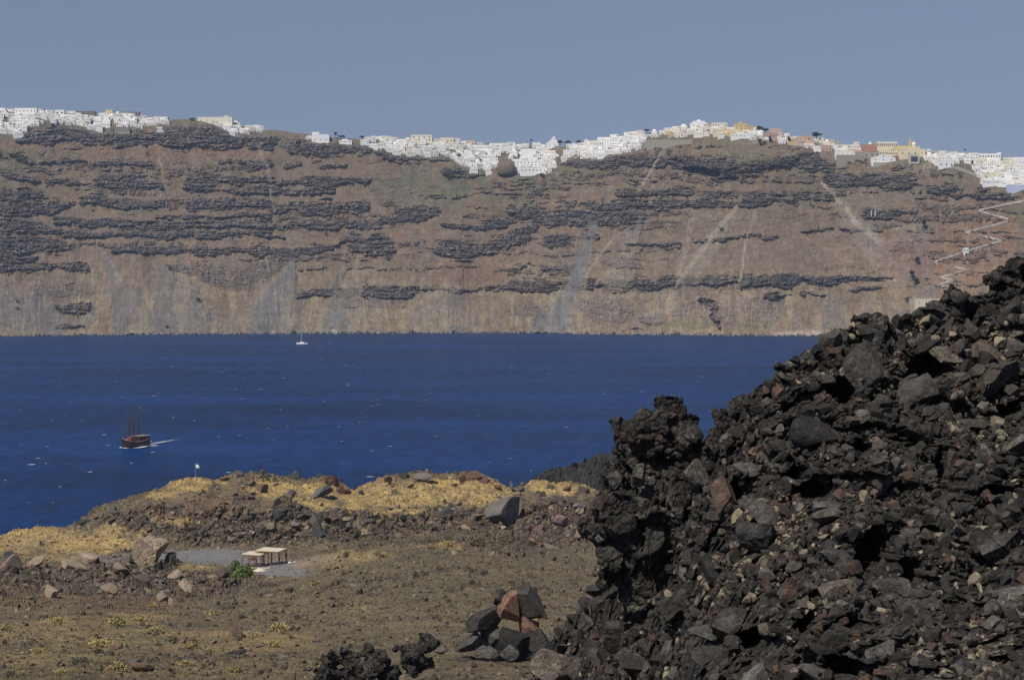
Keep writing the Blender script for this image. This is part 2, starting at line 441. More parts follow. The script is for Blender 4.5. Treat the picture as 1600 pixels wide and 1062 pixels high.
DARK = [
 ([(35,213,9),(75,214,14),(110,212,14),(165,215,11)],1),([(165,217,10),(215,218,9),(255,212,9)],.9),
 ([(258,212,15),(290,207,21),(330,208,21),(362,212,15)],1),([(362,221,11),(400,222,11),(425,224,9)],.95),([(425,222,7),(462,224,7)],.6),
 ([(460,228,10),(500,230,13),(550,232,9),(578,233,6)],1),([(588,237,4),(605,243,7),(660,246,5),(700,247,6)],1),
 ([(0,247,8),(20,252,5)],.9),([(20,246,8),(45,252,6)],.9),([(45,253,4),(100,254,4),(168,252,5),(235,256,4)],.7),
 ([(0,268,4),(25,277,5),(60,283,4)],.9),([(75,284,4),(120,285,4)],.8),([(155,282,9),(185,283,11),(215,282,9),(252,290,4)],1),
 ([(300,286,10),(330,282,8),(400,280,6),(480,284,6),(570,282,5)],1),([(290,293,3),(350,296,4),(420,296,6),(470,298,6),(520,297,4)],.9),
 ([(340,253,5),(385,255,5),(420,255,5)],.9),([(445,257,5),(470,256,4)],.9),([(500,259,3),(540,260,3)],.9),
 ([(0,305,10),(30,304,9),(60,306,7)],1),([(0,325,10),(35,325,10),(65,330,8),(110,318,5)],1),
 ([(133,315,9),(150,312,9),(180,318,7),(210,318,5),(250,316,5)],1),
 ([(300,320,8),(330,317,9),(420,317,8)],1),([(430,325,8),(500,325,11),(570,324,10)],.95),
 ([(90,345,6),(150,349,7),(230,351,8),(330,352,8),(400,352,7),(450,352,6)],.9),
 ([(100,366,4),(200,367,4),(330,365,7),(420,366,4),(440,366,3)],.9),([(240,336,3),(330,338,4),(420,337,3)],.8),
 ([(0,345,8),(40,355,12),(90,360,6)],.95),([(0,380,14),(40,385,16),(75,378,10),(105,385,8)],.95),([(0,402,6),(50,408,6)],.9),
 ([(0,420,6),(60,418,7),(110,415,8),(132,420,6)],.9),
 ([(180,390,4),(230,392,6),(300,391,6),(380,390,6),(415,392,9),(440,396,10),(480,392,6),(520,386,5)],.95),
 ([(272,416,5),(310,420,12),(345,432,18),(380,432,18),(420,420,14),(440,412,8)],.75),
 ([(440,340,4),(480,352,5),(540,350,7),(600,348,9),(650,338,9),(680,330,9)],.95),([(620,330,6),(660,328,8),(690,340,4)],.8),
 ([(690,352,3),(740,352,5),(800,348,8)],.95),([(555,388,10),(580,388,12),(605,388,11)],.95),
 ([(527,383,3),(555,372,8),(590,370,7),(605,378,4)],.8),([(690,388,10),(710,390,15),(735,388,14)],.8),
 ([(738,390,8),(765,384,11),(800,378,9),(822,374,7)],1),
 ([(465,461,5),(500,459,6),(560,456,7),(620,455,8),(640,457,6)],.9),([(540,472,8),(600,474,9),(630,473,7)],.45),
 ([(635,452,5),(700,454,4),(800,448,6)],.8),([(80,478,5),(100,484,9),(135,480,8)],.8),([(90,512,3),(130,510,3)],.8),
 ([(55,452,8),(100,452,10),(135,455,8)],.5),
 ([(865,250,8),(900,254,9),(950,252,11),(1000,250,10),(1048,250,8)],1),
 ([(1048,250,9),(1080,256,13),(1130,262,16),(1160,264,16),(1200,258,11),(1240,250,10),(1270,256,14),(1290,264,10)],1),
 ([(1290,276,8),(1320,280,11),(1360,284,10),(1400,284,13),(1424,282,10)],1),([(1450,296,6),(1480,298,10),(1530,303,9),(1580,308,5)],.9),
 ([(965,302,4),(1010,300,5),(1080,300,6),(1150,304,5)],.95),([(1160,312,8),(1200,308,7),(1250,307,8),(1300,306,8)],.8),
 ([(890,320,7),(920,320,8),(960,322,8),(1000,318,10),(1060,320,10),(1120,318,8),(1200,316,7)],.9),
 ([(800,330,10),(840,335,12),(880,340,14),(920,345,14),(960,340,12),(1000,338,8)],.95),([(796,374,9),(818,364,8),(840,352,6)],.9),
 ([(860,375,9),(885,375,9)],.95),([(915,368,6),(928,370,5)],.8),
 ([(980,384,2),(1020,384,3),(1062,381,2)],.9),([(1000,390,1.5),(1062,388,2)],.8),([(1085,378,2.5),(1130,374,3),(1165,368,3),(1210,370,4)],.9),
 ([(1250,362,2),(1300,358,2)],.7),([(1310,360,2),(1380,362,2)],.7),
 ([(800,446,8),(850,445,9),(900,445,8),(960,445,8),(1020,443,8),(1060,441,8),(1120,439,8),(1180,437,8),(1215,438,9),(1280,438,6),(1340,436,5),(1375,432,4),(1395,430,3)],1),
 ([(805,485,12),(825,482,12),(842,490,10)],.5),([(910,478,10),(935,482,20),(960,484,22),(980,482,12)],.7),([(1005,497,6),(1025,500,10),(1040,500,7)],.7),
 ([(1058,490,6),(1090,480,20),(1115,482,22),(1135,492,16)],.5),([(1092,468,5),(1108,470,8),(1115,490,4),(1125,510,3)],1),
 ([(1160,470,12),(1185,482,24),(1205,482,22),(1215,465,10)],.5),([(1195,462,5),(1213,465,8)],1),
 ([(1330,454,2),(1380,448,3)],.9),([(1215,460,2),(1290,456,2)],.7),([(1355,332,8),(1390,334,8),(1430,332,6)],.85),([(1395,385,6),(1420,382,8)],.6),
 ([(945,406,3),(965,410,10),(1000,418,3)],.7),([(845,420,3),(880,416,5)],.7),([(796,428,5),(825,412,3)],.7),([(800,308,5),(860,296,4)],.5),
 ([(694,268,4),(705,272,7),(752,272,4)],.8),([(-600,300,12),(-200,310,20),(-30,320,10)],.9),([(-600,380,20),(-30,390,16)],.9),
 ([(600,300,5),(700,306,5),(780,300,4)],.35),([(900,285,3),(1040,282,4)],.4)]
FACES = [(st, s) for st, s in DARK if s <= .75 and max(q[2] for q in st) >= 7]
DARK = [(st, s) for st, s in DARK if not (s <= .75 and max(q[2] for q in st) >= 7)]
GREY = [([(461,405,4),(450,430,12),(430,470,20),(410,520,34)],1),([(538,418,4),(522,450,8),(530,485,14),(520,520,26)],.8),
 ([(165,400,6),(175,450,9),(190,520,13)],.8),([(260,420,10),(258,470,18),(252,520,26)],.8),([(305,455,5),(318,520,13)],.7),
 ([(928,352,8),(912,385,10),(898,440,10),(885,470,13),(858,520,30)],1),([(-40,480,30),(40,485,28),(90,512,16)],.8),
 ([(1437,360,12),(1440,400,13),(1447,455,18)],.8),([(1365,372,13),(1395,405,8),(1420,432,6)],.9),([(1000,345,8),(960,390,8)],.5)]
PALE = [([(1285,285,2.5),(1315,318,3.5),(1340,350,6)],1),([(1340,350,5),(1372,376,8)],.7),([(1150,325,5),(1120,360,4),(1085,405,5),(1056,446,4)],.9),
 ([(1050,460,6),(1040,502,5)],.8),([(1167,366,2.5),(1163,400,2.5),(1154,442,2.5)],1),([(1152,455,4),(1155,500,3)],.6),
 ([(1040,226,3),(1020,258,3),(1000,296,3.5)],.9),([(985,352,2.5),(950,380,3),(915,432,3)],.8),([(242,226,2),(250,250,2),(257,292,3)],.7),
 ([(400,225,3),(418,262,5),(428,330,2.5)],.6),([(1085,330,6),(1062,430,6)],.4),([(1180,335,4),(1170,365,2)],.6),([(690,410,3),(660,440,3),(640,500,4)],.4),
 ([(1160,224,2),(1200,220,2)],.7),([(1425,270,3),(1445,262,2.5)],.6),([(1400,360,2),(1425,352,6),(1430,362,5)],.5)]
ORANGE = [([(1255,370,2.5),(1300,392,4),(1345,418,4)],.8),([(690,406,3),(720,406,3),(735,401,2)],1),([(910,432,2),(925,418,1.5)],1),([(330,442,3),(400,470,3)],.3),
 ([(700,425,18),(760,425,20)],.35),([(150,410,5),(190,470,6)],.3)]
FANS = [([(461,405,3),(442,450,20),(415,520,58)],1),([(926,360,5),(905,440,12),(868,520,42)],.8),([(165,395,4),(185,450,14),(215,520,38)],.8),([(285,420,5),(290,470,20),(290,520,46)],.8),([(1000,345,5),(978,400,12),(962,436,20)],.8),([(722,420,3),(692,470,22),(670,520,58)],.7),([(560,405,3),(545,470,20),(530,520,44)],.8),([(60,440,4),(60,480,26),(50,520,70)],.7),([(1150,326,5),(1112,380,13),(1075,436,20)],.6),([(1290,290,4),(1335,350,16),(1400,420,26)],.7),([(1040,455,4),(1020,490,16),(1010,518,26)],.6)]
GREEN = [([(-600,240,20),(15,240,18),(40,250,14)],.7),([(20,262,14),(60,262,10)],.5),([(240,252,4),(243,268,6)],.8),([(690,284,8),(705,275,14),(715,262,8)],.8),
 ([(660,290,8),(700,296,10)],.4),([(1480,282,10),(1515,284,9)],.6),([(1570,330,12),(1620,326,16)],.8),([(1010,508,3),(1060,508,7),(1110,508,6)],.7),([(1150,508,5),(1205,508,5)],.7),
 ([(830,290,10),(900,268,6),(960,262,5)],.45),([(1080,222,8),(1180,226,8)],.5),([(620,240,5),(650,236,3)],.5)]
fan = strokes(FANS, pxf + .55 * wx, pyf + .4 * wy, 0, .22)
crumb0 = fbm(v3(pxf * 0.10, pyf * 0.05, 38.0), 4, 45, .65)
dark = strokes(DARK, X_, Y_, 0, .85)
face = strokes(FACES, X_, Y_, 0, .35)
grey = strokes(GREY, X_, Y_, 0, .5) * sstep(-.8, -.1, crumb0)
pale = strokes([([(q[0], q[1], q[2] * .75) for q in st], s_ * .85) for st, s_ in PALE], pxf + wx * .4, pyf + wy * .4, 0, .5)
orange = strokes(ORANGE, X_, Y_, 0, .7)
green = strokes(GREEN, X_, Y_, 0, .9)
# thin random strata with the general bedding, broken up by noise
hgt = V.ravel()
bed = fbm(v3(pxf * 0.006 + 3, (pyf + wy * 1.2) * 0.16, 7.0), 4, 31, 0.6)
brk = fbm(v3(pxf * 0.02, pyf * 0.03, 4.0), 4, 33)
n_ragged = fbm(v3(pxf * 0.16, pyf * 0.10, 8.0), 4, 41)
tz = town_zone.ravel()
strata = sstep(0.16, 0.34, bed + 0.35 * brk) * sstep(0.12, 0.3, hgt) * (1 - tz)
smooth_slope = sstep(1.3, 0.6, np.hypot((pxf - 1200) / 190, (pyf - 385) / 55))      # the big even scree face
strata = strata * (1 - 0.85 * smooth_slope)
fray = 0.62 + 0.9 * n_ragged
holes = fbm(v3(pxf * 0.05, pyf * 0.13, 18.0), 5, 43, .6)
crumb = fbm(v3(pxf * 0.14, pyf * 0.24, 28.0), 4, 44, .65)
layer = fbm(v3(pxf * 0.022, (pyf + wy * .5) * 0.34, 48.0), 5, 46, .65)
layer2 = fbm(v3(pxf * 0.05, (pyf + wy * .5) * 0.75, 58.0), 4, 47, .6)
chute = sstep(.12, .42, fbm(v3(pxf * 0.045 + .02 * pyf, pyf * 0.007, 68.0), 4, 48, .55))
dm = sstep(.30, .78, dark + .42 * holes + .32 * crumb + .55 * layer + .25 * layer2 - .02 - .32 * chute) * (dark > .03)
dm = np.maximum(dm, 0.6 * strata * sstep(.3, .7, fray))
dm = dm * (1 - 0.7 * fan * (pyf > 400)) * (1 - 0.85 * pale) * (1 - 0.75 * np.clip(grey - .3, 0, 1))
flute = fbm(v3(pxf * 0.35, pyf * 0.07, 2.0), 4, 51, 0.6, True)
gully = fbm(v3(pxf * 0.02 + wxl * 0.03, pyf * 0.010, 6.0), 4, 52, 0.45)
rough = fbm(v3(pxf * 0.11, pyf * 0.14, 12.0), 5, 53, 0.6)
knob = sstep(1.2, 0.5, np.hypot((pxf - 310) / 60, (pyf - 210) / 26))
pos0 = P(PXg, PYg, Yc).reshape(-1, 3)
wq = np.stack([rough, flute, n_ragged], -1) * 3.0
fa = np.clip(facets(pos0 * np.array([1, .7, 1.5]) + wq, 6.5, 401, 1.3, .25), -1.2, 1.2)
fb_ = np.clip(facets(pos0 * np.array([1, .7, 1.2]) + wq, 3.0, 402, 1.3, .25), -1.2, 1.2)
relief = dm * (4.2 + 1.9 * fa + 1.1 * fb_ + 1.5 * flute + 2.4 * layer + 1.2 * layer2) + face * (3.2 + 1.6 * flute + 1.0 * fa + 1.8 * layer2 + .6 * fb_) + (1 - dm) * .35 * fb_ * sstep(.1, .5, n_ragged) + 7.0 * gully * (1 - 0.6 * smooth_slope) + 2.0 * rough * (0.35 + dm) * (1 - 0.4 * smooth_slope) + 6 * knob
lens = strokes([([(1060,246,8),(1130,252,12),(1170,256,11),(1240,246,8)],1)], X_, Y_, 0)
relief += 7 * lens - 11 * strokes([([(1072,263,4),(1095,266,6),(1122,270,5)],1), ([(1125,278,2),(1150,281,3)],1)], X_, Y_, 0)
relief += 3.0 * strokes([([(800,444,7),(1060,440,7),(1215,436,7),(1395,430,3)],1)], X_, Y_, 0)
caves = strokes([([(1096,470,5),(1110,472,7),(1116,492,3)],1), ([(1200,464,5),(1214,468,6)],1), ([(975,518,4),(995,519,5)],1)], X_, Y_, 0)
relief -= 9 * caves
rib = fbm(v3(pxf * 0.09 + 0.035 * (pyf - 400) * vnoise(v3(pxf * .012, 0, 2.2), 58), pyf * 0.015, 16.0), 4, 57, .55, True)
relief += 1.3 * rib * sstep(.5, .25, hgt) + 2.0 * np.maximum(grey, fan) * (1 - dm)
relief *= (1 - 0.8 * tz) * sstep(0.0, 0.05, hgt)
Yc = Yc - relief.reshape(Yc.shape)
C3 = P(PXg, PYg, Yc)
C3[..., 2] += sstep(0.9, 1.0, V) * (2.2 * fbm(v3(pxf * 0.08, pyf * .05, 3.1), 4, 5)).reshape(V.shape)

def mixc3(c, col, m):
    return c + (np.array(col) - c) * m[:, None]
ribc = sstep(.1, .55, rib) * sstep(.5, .25, hgt)
n_a = fbm(v3(pxf * 0.012, pyf * 0.02, 3.0), 4, 61)
n_b = fbm(v3(pxf * 0.06, pyf * 0.03, 9.0), 4, 62)
n_c = fbm(v3(pxf * 0.5, pyf * 0.5, 1.0), 3, 63)
cc = np.tile(np.array([0.144, 0.104, 0.072]), (len(pxf), 1))
cc = mixc3(cc, (0.166, 0.117, 0.077), sstep(-.1, .5, n_a))
cc = mixc3(cc, (0.130, 0.106, 0.082), sstep(-.2, .4, n_b) * 0.8)
low = sstep(0.36, 0.14, hgt)
cc = mixc3(cc, (0.198, 0.151, 0.094), low * sstep(-.25, .3, n_b + .3 * n_a) * 0.9)
cc = mixc3(cc, (0.140, 0.105, 0.078), smooth_slope * 0.75)
cc = mixc3(cc, (0.098, 0.098, 0.066), np.maximum(sstep(0.05, 0.45, n_a - 0.3 * n_b), sstep(1.2,.6,np.hypot((pxf-730)/170,(pyf-290)/40))*sstep(-.4,.2,n_b)) * sstep(0.5, 0.65, hgt) * 0.65)
fstreak = fbm(v3(pxf * .35, pyf * .03, 31.0), 4, 78)
cc = mixc3(cc, (0.182, 0.160, 0.130), fan * np.clip(.8 + .7 * fstreak, 0, 1) * .85)
cc = mixc3(cc, (0.118, 0.113, 0.111), grey * np.clip(0.85 + 0.5 * n_ragged, 0, 1))
cc = mixc3(cc, (0.215, 0.172, 0.115), ribc * .3 * (1 - grey))
cc = mixc3(cc, (0.12, 0.108, 0.10), low * sstep(.0, .35, fbm(v3(pxf * .055 + .035 * pyf * vnoise(v3(pxf * .006, 0, 5.5), 60), pyf * .022, 21.0), 5, 59, .65) ) * .75)
cc = cc * (1 - (.34 * sstep(.18, .42, layer) * sstep(-.2, .4, brk) + .16 * np.clip(layer2, -1, 1)) * sstep(.16, .3, hgt) * (1 - grey) * (1 - pale))[:, None]
cc = mixc3(cc, (0.215, 0.130, 0.070), orange * .6)
cc = mixc3(cc, (0.080, 0.095, 0.050), green * np.clip(0.65 + n_ragged, 0, 1))
lav = np.tile(np.array([0.056, 0.050, 0.050]), (len(pxf), 1))
lav = mixc3(lav, (0.132, 0.116, 0.106), sstep(-.2, .5, .55 * fb_ + .6 * n_c + .5 * rough) * 0.85)  # jutting facets painted paler: sunlit look put into the lava colour
lav = mixc3(lav, (0.170, 0.146, 0.125), sstep(.25, .6, fb_ * .6 + n_c) * .6)
lav = mixc3(lav, (0.12, 0.085, 0.065), sstep(.1, .5, n_a + .5 * n_b) * .4)
lav = mixc3(lav, (0.085, 0.066, 0.052), sstep(-.1, .45, layer + .5 * n_b) * .65)
lav = lav * (1 + .45 * layer2)[:, None]
purple = strokes([([(150,258,10),(210,256,12)],1),([(470,462,8),(640,474,14)],.7),([(800,485,14),(842,488,14)],.8),([(905,480,20),(985,484,20)],.4),([(1060,492,22),(1215,492,26)],.8),([(1215,500,10),(1290,500,14)],.8)], X_, Y_, 0, .8)
lav = mixc3(lav, (0.125, 0.095, 0.090), purple * .8)
fcol = np.tile(np.array([0.092, 0.077, 0.070]), (len(pxf), 1))
fcol = mixc3(fcol, (0.135, 0.112, 0.105), sstep(850, 1000, pxf) * .8)
fcol = mixc3(fcol, (0.055, 0.048, 0.048), sstep(.1, .5, .7 * layer2 + .5 * n_ragged) * .7)
fcol = fcol * (1 + .45 * flute + .3 * n_c)[:, None]
cc = cc + (fcol - cc) * (face * sstep(-.75, -.1, holes + .6 * crumb))[:, None]
redbank = strokes([([(700,428,15),(765,426,17)],1)], X_, Y_, 0, .4)
cc = mixc3(cc, (0.140, 0.080, 0.060), redbank * .7)
cc = cc + (lav - cc) * np.clip(dm * 1.05, 0, 1)[:, None]
redzone = strokes([([(1395,400,30),(1480,420,40),(1560,380,50)],.6),([(0,225,6),(250,236,8),(420,240,6)],.4)], X_, Y_, 0, .9)
cc = mixc3(cc, (0.20, 0.105, 0.065), redzone * (1 - dm) * .7)
cc = mixc3(cc, (0.245, 0.205, 0.155), pale * np.clip(0.7 + 0.9 * crumb0 + .4 * n_ragged, 0, 1))
# boulders and litter as light specks, scrub as dark specks
sp = vnoise(v3(pxf * 0.9, pyf * 0.9, 2.2), 71)
cc = mixc3(cc, (0.30, 0.26, 0.22), sstep(0.66, 0.86, sp) * 0.55 * np.maximum(sstep(-.1, .4, n_b), .9 * low))
cc = mixc3(cc, (0.055, 0.060, 0.038), sstep(0.72, 0.86, vnoise(v3(pxf * 0.75, pyf * 0.75, 8.2), 72)) * 0.6 * (1 - dm))
shore = sstep(4.5, 0.5, (sh_[None, :] - PYg).ravel() + 2.2 * n_c)
cc = mixc3(cc, (0.21, 0.19, 0.17), shore * sstep(-.2, .4, n_c + .8 * crumb0) * .8)
cc = mixc3(cc, (0.05, 0.047, 0.045), shore * sstep(.1, .4, -n_c - .6 * crumb0) * .8)
pinkshore = sstep(12, 2, (sh_[None, :] - PYg).ravel() + 3 * n_b) * sstep(1190, 1230, pxf)
cc = mixc3(cc, (0.34, 0.27, 0.235), pinkshore * .8)
cc = mixc3(cc, (0.125, 0.105, 0.075), tz * 0.8)
streak = fbm(v3(pxf * 0.25, pyf * 0.025 + pxf * .002, 15.0), 4, 77)
cc *= (1 + 0.36 * n_c + .25 * rough + .16 * streak * sstep(.7, .3, hgt))[:, None]
cc = np.clip(cc, 0.01, 0.8)
cc = cc * 1.10
# plateau behind the rim and the underwater foot
back = []
bcol = []
for dY, dz in ((25, -1), (80, -6), (250, -18), (700, -60), (1500, -140)):
    t = C3[-1].copy(); t[:, 1] += dY; t[:, 2] += dz; t[:, 0] *= (C3[-1][:, 1] + dY) / C3[-1][:, 1]
    back.append(t); bcol.append(np.tile(np.array([0.15, 0.125, 0.09]), (len(cols), 1)))
foot = C3[0].copy(); foot[:, 1] -= 6; foot[:, 2] = -5
allv = np.concatenate([foot[None], C3, np.array(back)], 0)
allc = np.concatenate([cc[:len(cols)][None], cc.reshape(NRW, len(cols), 3), np.array(bcol)], 0)
cl = link('cliff_terrain', mesh_np('cliff_terrain', allv.reshape(-1, 3), grid_faces(NRW + 1 + len(back), len(cols)), allc.reshape(-1, 3)), M_cliff)
tag(cl, kind='structure')

def cliff_at(px, py, default_v=None):
    """point of the caldera wall seen at a pixel"""
    j = int(np.clip(np.searchsorted(cols, px), 0, len(cols) - 1))
    v = (py - sh_[j]) / (gr_[j] - sh_[j])
    k = int(np.clip(round(v * (NRW - 1)), 0, NRW - 1))
    Y = Yc[k, j]
    if v > 1: Y += (v - 1) * 0
    return P(px, py, Y), Y

# ------------------------------------------------------------------ rock shapes
ICO = {}
def ico(s):
    if s not in ICO:
        bm = bmesh.new(); bmesh.ops.create_icosphere(bm, subdivisions=s, radius=1.0)
        bm.verts.ensure_lookup_table()
        ICO[s] = (np.array([v.co[:] for v in bm.verts]), np.array([[v.index for v in f.verts] for f in bm.faces], np.int32))
        bm.free()
    return ICO[s]

def rock_shape(s, seed, planes=11, flat=0.62, rough=0.05):
    r = np.random.default_rng(seed)
    v, f = ico(s)
    v = v.copy()
    v = v * (1 + 0.18 * fbm(v * 1.1 + seed, 2, seed))[:, None]
    for k in range(planes):
        n = r.normal(size=3); n /= np.linalg.norm(n)
        d = r.uniform(0.30, 0.66)
        e = v @ n - d
        v = v - np.where(e > 0, e * 0.97, 0)[:, None] * n
    v = v * np.array([1.0, r.uniform(0.65, 0.95), r.uniform(flat - 0.15, flat + 0.2)])
    if rough:
        nn = v / np.linalg.norm(v, axis=1)[:, None]
        v = v + nn * (rough * fbm(v * 3.2 + seed * 2, 4, seed + 5))[:, None]
    v /= np.abs(v[:, :2]).max()
    return v, f

def rand_rot(n, tiltmax=0.6):
    """random yaw with limited tilt, (n,3,3)"""
    yaw = RNG.uniform(0, 2 * np.pi, n); ta = RNG.uniform(-tiltmax, tiltmax, n); tb = RNG.uniform(-tiltmax, tiltmax, n)
    z = np.zeros(n); o = np.ones(n)
    Rz = np.stack([np.cos(yaw), -np.sin(yaw), z, np.sin(yaw), np.cos(yaw), z, z, z, o], -1).reshape(n, 3, 3)
    Rx = np.stack([o, z, z, z, np.cos(ta), -np.sin(ta), z, np.sin(ta), np.cos(ta)], -1).reshape(n, 3, 3)
    Ry = np.stack([np.cos(tb), z, np.sin(tb), z, o, z, -np.sin(tb), z, np.cos(tb)], -1).reshape(n, 3, 3)
    return Rx @ Ry @ Rz

def merge_rocks(name, pos, rad, colr, s, mat, nshape=14, tilt=0.8, seed=900, rough=0.05):
    shapes = [rock_shape(s, seed + k, 9, 0.75, rough) for k in range(nshape)]
    f0 = shapes[0][1]; nv = len(shapes[0][0])
    n = len(pos)
    which = RNG.integers(0, nshape, n)
    base = np.stack([sh[0] for sh in shapes])[which]
    R = rand_rot(n, tilt)
    asp = RNG.uniform(0.75, 1.3, (n, 1, 3))
    v = np.einsum('nij,nvj->nvi', R, base * asp) * rad[:, None, None] + pos[:, None, :]
    f = f0[None] + (np.arange(n) * nv)[:, None, None]
    c = np.repeat(colr[:, None, :], nv, 1)
    return link(name, mesh_np(name, v.reshape(-1, 3), f.reshape(-1, 3), c.reshape(-1, 3)), mat)

# boulders lying along the far waterline
sx_ = RNG.uniform(-40, 1420, 1500)
sp_ = np.array([P(x, float(np.interp(x, cols, sh_)) - y, -CAMZ / ray(x, float(np.interp(x, cols, sh_)))[1]) for x, y in zip(sx_, RNG.uniform(-.6, 2.2, 1500))])
sp_[:, 1] -= RNG.uniform(0, 8, 1500); sp_[:, 2] = np.maximum(sp_[:, 2], .1)
sr_ = .7 + np.clip(RNG.pareto(2.2, 1500), 0, 5) * .8
so_ = merge_rocks('shore_rocks', sp_, sr_, np.array([[.08, .072, .066], [.15, .13, .11], [.27, .24, .21], [.19, .16, .135]])[RNG.integers(0, 4, 1500)], 2, M_cliff, 8, .8, 860)
tag(so_, 'fallen pale and dark rocks lining the foot of the caldera cliff', 'rocks', kind='stuff')

# ------------------------------------------------------------------ near island: soil, bank, mound
SKYL = [(-600, 850), (-100, 842), (0, 838), (60, 826), (120, 823), (145, 800), (165, 788), (250, 760), (290, 748), (318, 746), (338, 752), (370, 739), (420, 741), (450, 742), (480, 744), (520, 742), (540, 760), (556, 768), (575, 755), (600, 744), (632, 738), (660, 734), (690, 744), (715, 738), (740, 736), (765, 744), (790, 758), (810, 758), (828, 751), (850, 749), (900, 758), (930, 766), (1000, 768), (1600, 775)]
# contours of equal ordering: (px, py, distance)
K1 = [(-600, 866, 395), (0, 864, 395), (150, 866, 395), (300, 852, 396), (400, 852, 396), (480, 862, 392), (550, 850, 395), (700, 839, 398), (930, 828, 400), (1600, 826, 400)]
KB = [(-600, 852, 420), (0, 850, 424), (150, 838, 416), (250, 806, 414), (400, 796, 414), (500, 800, 414), (600, 792, 416), (800, 796, 416), (930, 790, 416), (1600, 790, 416)]
K2 = [(-600, 915, 330), (0, 908, 335), (150, 908, 342), (300, 908, 344), (400, 902, 345), (470, 888, 336), (520, 866, 308), (600, 852, 300), (700, 848, 296), (800, 850, 290), (930, 872, 280), (1600, 880, 275)]
K3 = [(-600, 985, 195), (0, 980, 195), (400, 980, 195), (700, 980, 190), (1600, 990, 180)]
K4 = [(-600, 1100, 118), (800, 1100, 115), (1600, 1100, 110)]
tcols = np.concatenate([np.arange(-600, -10, 10.0), np.arange(-10, 990, 1.0), np.arange(990, 1601, 10.0)])
NTR = 400
sk = smooth_pts(tcols, SKYL, 5)
TX, TV = np.meshgrid(tcols, np.linspace(0, 1, NTR))
TY = sk[None] + (1100 - sk)[None] * TV
inv = np.zeros_like(TY)
ysky = np.interp(tcols, [-600, 0, 300, 1600], [475, 472, 456, 452])
KS = [[smooth_pts(tcols, K, 14, 1), smooth_pts(tcols, K, 14, 2)] for K in (KB, K1, K2, K3, K4)]
for j in range(len(tcols)):
    x = tcols[j]
    yy = [sk[j]]; iv = [1 / ysky[j]]
    for ky, kd in KS:
        yy.append(ky[j]); iv.append(1 / kd[j])
    for q in range(1, len(yy)):
        yy[q] = max(yy[q], yy[q - 1] + 1.5)
    inv[:, j] = np.interp(TY[:, j], yy, iv)
def smooth1(a, n, axis):
    k = np.exp(-0.5 * (np.arange(-3 * n, 3 * n + 1) / n) ** 2); k /= k.sum()
    pad = [(0, 0), (0, 0)]; pad[axis] = (3 * n, 3 * n)
    b = np.pad(a, pad, mode='edge')
    return np.apply_along_axis(lambda r: np.convolve(r, k, 'valid'), axis, b)
inv = smooth1(inv, 4, 0)
TD = 1 / inv
T3 = P(TX, TY, TD)
tx, ty = TX.ravel(), TY.ravel()
q3 = T3.reshape(-1, 3)
w1 = 10 * fbm(v3(tx * 0.03, ty * 0.05, 1.0), 4, 91)
w2 = 7 * fbm(v3(tx * 0.03, ty * 0.06, 6.0), 4, 92)
def blobs(lst, X, Yp):
    m = np.zeros(len(X))
    for cx, cy, rx, ry, s in lst:
        d = np.hypot((X - cx) / rx, (Yp - cy) / ry)
        m = np.maximum(m, s * sstep(1.25, 0.6, d))
    return m
GRASS = [(60,838,70,12,1),(20,850,50,14,.9),(130,852,60,14,.9),(180,838,40,10,.9),(205,850,40,10,.8),(300,758,34,13,1),(255,772,30,7,.7),(345,755,14,7,.7),(470,768,80,16,1),(420,760,36,14,.9),(540,785,80,13,1),(620,772,110,22,1),(700,765,90,20,1),(745,770,60,22,1),(880,762,60,13,1),(840,756,24,8,1),(600,800,70,8,.8),(270,815,34,8,.7),(195,832,50,9,.8),(90,870,60,8,.5),(300,886,40,6,.5),(-300,850,300,16,.9),(560,868,60,8,.5),(690,855,40,5,.5),(500,880,50,10,.35),(100,985,120,24,.35),(230,1000,120,20,.35),(60,1030,90,16,.35),(390,1000,120,20,.4),(210,965,60,8,.4),(560,960,30,20,.2)]
REDE = [(330,792,55,22,.9),(240,800,50,14,.7),(620,750,46,9,.5),(735,742,26,9,.9),(395,762,34,18,.7),(250,935,60,14,.8),(20,930,60,24,.8),(330,905,60,12,.6),(520,752,20,12,.8),(180,945,70,14,.6),(880,800,60,22,.5),(560,815,70,16,.35)]
YARD = [(330,868,110,13,1),(440,893,50,9,1),(420,880,70,9,1),(160,872,80,8,.6),(500,872,30,7,.7)]
BANK = [(380,822,150,26,1),(240,815,90,22,.9),(560,818,120,26,.9),(700,815,120,24,.8),(880,815,80,36,.9),(450,800,40,22,.9),(130,905,160,26,.8),(300,915,90,20,.8),(830,845,120,16,.5)]
gX, gY = tx + w1, ty + w2 * .8
grass = blobs(GRASS, gX, gY); rede = blobs(REDE, gX, gY); yard = blobs(YARD, tx + .4 * w1, ty + .35 * w2); bank = blobs(BANK, gX, gY)
bank = np.clip(bank - .8 * yard - .8 * grass, 0, 1)
m1 = fbm(q3 * np.array([.05, .05, .05]), 4, 95); m2 = fbm(q3 * .35, 4, 96); m3 = fbm(q3 * 1.6, 3, 97)
rock_h = facets(q3 + 1.5 * np.stack([m1, m2, m1], -1), 3.2, 5, 1.0, .35) * 3.2
rock_h2 = facets(q3, 1.3, 9, 1.0, .35) * 1.3
m0 = fbm(q3 * np.array([.16, .16, .16]), 4, 94)
bump = 1.3 * m1 + 0.9 * m0 * (1 - .5 * grass) + 0.5 * m2 + (0.14 + 0.12 * bank) * m3
bump += np.clip(bank, 0, 1) * (0.55 * np.clip(rock_h, -2, 3) + 0.5 * rock_h2) * .8
bump += np.clip(grass * 0.35 * (m2 + .4 * m3), -.3, .5)
outc = np.clip(1.6 * (m2 + .6 * m1 + .5 * m0 - .22), 0, 1) * (1 - yard) * (1 - .6 * grass)
